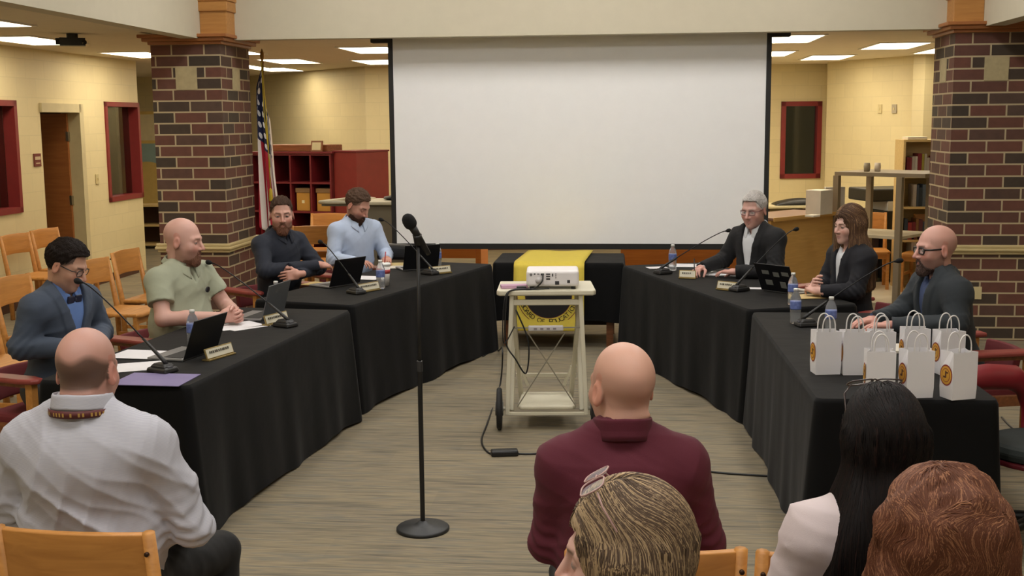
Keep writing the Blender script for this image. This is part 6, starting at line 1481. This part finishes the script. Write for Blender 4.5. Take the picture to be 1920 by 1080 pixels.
    def colf(path, r_):
        p0 = path[:, 0]; th = np.arctan2(p0[:, 0], p0[:, 1] + .02); key = .5 + .30 * np.sin(th * 19 + 2 * np.sin(th * 5 + seed)) + .22 * np.sin(th * 47 + p0[:, 0] * 60) + .22 * (r_.rand(len(path)) - .5); k = np.clip(key, 0, 1)[:, None, None]; h_ = (np.clip(key + .25 * (r_.rand(len(path)) - .5), 0, 1) > 1 - cols_mix)[:, None, None]; c = cA[None, None] * (1 - k) + cB[None, None] * k; c = np.where(h_, cC[None, None] * (.7 + .5 * k), c); return np.tile(c, (1, path.shape[1], 1))
    cols_mix = getattr(p, 'mix', .25)
    parts.append(strands(f, rt, flow, steps, length / steps * 1.2, r, off=.0010, seed=seed, colf=colf, jit=.07 if not wav else .22, length=lambda r_, n_: .7 + .6 * r_.rand(n_)))
    return p._place(parts, name, M_HAIR)
long_hair(p, ((72, 52, 40), (98, 72, 52), (136, 106, 76)), n=4000, length=.42, seed=3, vol=.012, r=.0011, drape=(.13, 0))
mb = MB(); wq = p.arm[1][2]; mb.lathe([(.030, -.01), (.033, -.006), (.033, .006), (.030, .01)], c=wq + np.array([0, -.01, 0]), M=Matrix(rot(0, R(-50)).tolist()), n=20); mb.build('watch', MBLK, p.e)
# bald man with glasses, grey blazer
p = Fig('bald man with black glasses in a charcoal grey blazer behind the gift bags', (1754, 468), 1.205, R(98), lean=(0, .12), hyaw=R(0), hpitch=R(2), sw=.225, chest=1.08, belly=.01, 
    arms={1: dict(el=(.22, .22, .82), wr=(.08, .46, .80), dir=(-.3, 1, 0), curl=.4), -1: dict(el=(-.26, .14, .82), wr=(-.10, .44, .80), dir=(.2, 1, 0), curl=.5)}, opts=dict(brow=(110, 85, 75), stubble=(95, 78, 72), stubble_k=.55, shave=(120, 95, 85), shave_k=.3), hs=1.10)
p.build_body((198, 150, 136)); p.trousers(M_JEAN)
M_BLUES = fabric('blue_shirt', (58, 72, 108)); p.shirt(M_BLUES, g=.006, v=(.02, .05), folds=.002, g_arm=.004); p.collar(M_BLUES, r=.064)
M_CHAR = fabric('charcoal_wool', (40, 46, 51), var=.06); p.shirt(M_CHAR, g=.022, g_arm=.022, cuff=.016, v=(.06, .34, .05), lapel=.007, folds=.005, name='blazer', seed=23, neck=.010); p.collar(M_CHAR, r=.078, h0=-.045, hgt=.05, drop=.03, point=0, open_=R(110), name='jacket_collar', thick=.006)
p.beard((92, 74, 68), full=.8, t=.002, chin=.002, seed=10); p.glasses(M_GLBLK, thick=.0042)
# foreground: man in white striped shirt from behind
p = Fig('balding man in a white striped shirt and lanyard seen from behind at left', (164, 696), 1.215, R(-8), lean=(-.0, -.02), hyaw=R(2), hpitch=R(8), sw=.235, chest=1.30, belly=.035,
    arms={1: dict(el=(.295, .03, .74), wr=(.13, .30, .64), curl=.5), -1: dict(el=(-.29, .04, .76), wr=(-.16, .28, .66))}, opts=dict(drop=.095, neckl=.095, shave=(70, 54, 44), shave_k=.85, shave_top=.048, shave_n=.02, neck=.008, knee=(.20, .46), neckroll=1), hs=1.05)
p.build_body((188, 142, 128), h=.0038); p.trousers(M_TR); p.shoes(M_SHOE)
def stripe_shirt():
    m = NT('fine_striped_cotton'); w = m.new('ShaderNodeTexWave'); w.wave_type = 'BANDS'; w.bands_direction = 'Z'; w.inputs['Scale'].default_value = 90; w.inputs['Distortion'].default_value = .3; m.l(m.coord(), w.inputs['Vector'])
    m.l(m.ramp(w.outputs[0], [(.35, lin((186, 186, 194))), (.65, lin((174, 175, 186)))]), m.b.inputs['Base Color']); m.b.inputs['Roughness'].default_value = .85; m.bump(w.outputs[0], .1, .002); return m.m
M_STR = stripe_shirt(); p.shirt(M_STR, g=.016, neck=.006, g_arm=.020, cuff=.02, folds=.014, seed=31, h=.0065, fk=(16, 6, 26), zcut=.52); p.collar(M_STR, r=.074, hgt=.055, h0=-.016, flare=.008, point=.02, drop=.040)
mb = MB(); lm_ = mat('lanyard_maroon', (92, 40, 40), .6)
def lan(i, j):
    a = R(40) + i * R(280); rr = .0965; z = .012 - .022 * j - .030 * (abs(i - .5) * 2) ** 2; q = p.nb - p.y * .008 + p.x * math.sin(a) * rr + p.y * math.cos(a) * rr * 1.08 + p.up * z; return Vector(q.tolist())
mb.grid(lan, 40, 1); ln = mb.build('lanyard', lm_, p.e, solid=.0015)
mb = MB(); rl = random.Random(3)
for k in range(26):
    i = .2 + k * .024
    if rl.random() < .75:
        a_ = lan(i, .25); b_ = lan(i + .012, .25); c_ = lan(i + .012, .75); d_ = lan(i, .75); cen = Vector((p.nb + p.y * .006).tolist()); ex = lambda q: q + (q - cen).normalized() * .0022; mb.add([ex(a_), ex(b_), ex(c_), ex(d_)], [(0, 1, 2, 3)])
mb.build('lanyard_print', mat('lanyard_gold', (176, 140, 70), .6), ln)
# foreground: bald man in maroon shirt
p = Fig('bald man in a maroon dress shirt seen from behind in the middle foreground', (1166, 728), 1.20, R(-1), lean=(0, -.0), hyaw=R(24), hpitch=R(0), sw=.208, chest=1.12, belly=.015,
    arms={1: dict(el=(.238, .06, .74), wr=(.16, .28, .66)), -1: dict(el=(-.200, .06, .74), wr=(-.10, .28, .66))}, opts=dict(drop=.080, neckl=.108, shave=(150, 115, 100), shave_k=.3, shave_top=.06, neckroll=1, neck=.006), hs=1.06)
p.build_body((202, 156, 136), h=.0038); p.trousers(M_TR); p.shoes(M_SHOE)
M_MAR = fabric('maroon_cotton', (84, 20, 38)); p.shirt(M_MAR, g=.014, g_arm=.018, cuff=.016, folds=.006, seed=37, h=.0065, zcut=.52); p.collar(M_MAR, r=.072, hgt=.058, h0=-.020, flare=.0, point=.02, drop=.036)
# foreground: woman with highlighted hair
p = Fig('woman with blonde streaked hair and glasses pushed up on her head, nearest the camera', (1168, 1050), 1.20, R(28), lean=(0, .0), hyaw=R(52), hpitch=R(2), sw=.19, chest=.95,
    arms={1: dict(el=(.22, .05, .72), wr=(.12, .26, .64)), -1: dict(el=(-.22, .05, .72), wr=(-.12, .26, .64))}, opts=dict(brow=(90, 66, 50), jaw=.9, nose=.7), hs=.97)
p.build_body((200, 160, 146), h=.0038); p.trousers(M_TR); p.shirt(fabric('grey_blouse', (90, 88, 92)), g=.010, name='blouse', h=.01); p.mix = .38
long_hair(p, ((76, 61, 50), (104, 85, 68), (160, 137, 106)), n=12000, length=.34, steps=28, vol=.010, seed=11, r=.00075, part=-.01, side=(1, -1), cheek=.052, drape=(.10, 0))
p.glasses(mat('glasses_rose', (170, 136, 130), .3), thick=.0016, w=.029, hh=.022, up=(.045, .142, R(62)), name='glasses_on_head')
# foreground: black haired woman
p = Fig('woman with long straight black hair and a white top seen from behind', (1652, 832), 1.195, R(4), lean=(0, 0), hyaw=R(0), hpitch=R(4), sw=.20, chest=.95,
    arms={1: dict(el=(.23, .05, .72), wr=(.12, .26, .64)), -1: dict(el=(-.25, .05, .72), wr=(-.12, .26, .64))}, opts=dict(brow=(30, 24, 22), jaw=.9), hs=.95)
p.build_body((200, 155, 135), h=.0045); p.trousers(M_TR); p.shirt(fabric('white_blouse', (200, 186, 186)), g=.014, name='blouse', folds=.006, h=.008, seed=5); p.mix = .1
long_hair(p, ((12, 8, 8), (18, 11, 10), (34, 20, 17)), n=7000, length=.62, steps=36, vol=.010, seed=13, r=.0009, wide=.002, widebot=.02, front=False, drape=(.115, -.10))
p.glasses(mat('glasses_dark_clear', (60, 48, 46), .25), thick=.0020, w=.029, hh=.022, up=(.046, .139, R(66)), name='glasses_on_head')
# foreground: auburn woman
p = Fig('woman with full wavy auburn hair seen from behind at the bottom right', (1766, 1008), 1.185, R(2), lean=(0, 0), hyaw=R(-4), hpitch=R(0), sw=.20, chest=.95,
    arms={1: dict(el=(.22, .05, .72), wr=(.12, .26, .64)), -1: dict(el=(-.22, .05, .72), wr=(-.12, .26, .64))}, opts=dict(brow=(80, 50, 35)), hs=1.0)
p.build_body((200, 155, 135), h=.0045); p.trousers(M_TR); p.shirt(fabric('dark_top', (40, 34, 36)), g=.010, name='top', h=.01); p.mix = .25
long_hair(p, ((84, 48, 32), (104, 64, 44), (134, 92, 66)), n=10000, length=.26, steps=26, vol=.020, seed=17, r=.0008, wav=.005, wide=.010, widebot=.03, top=.0, drape=(.14, 0))
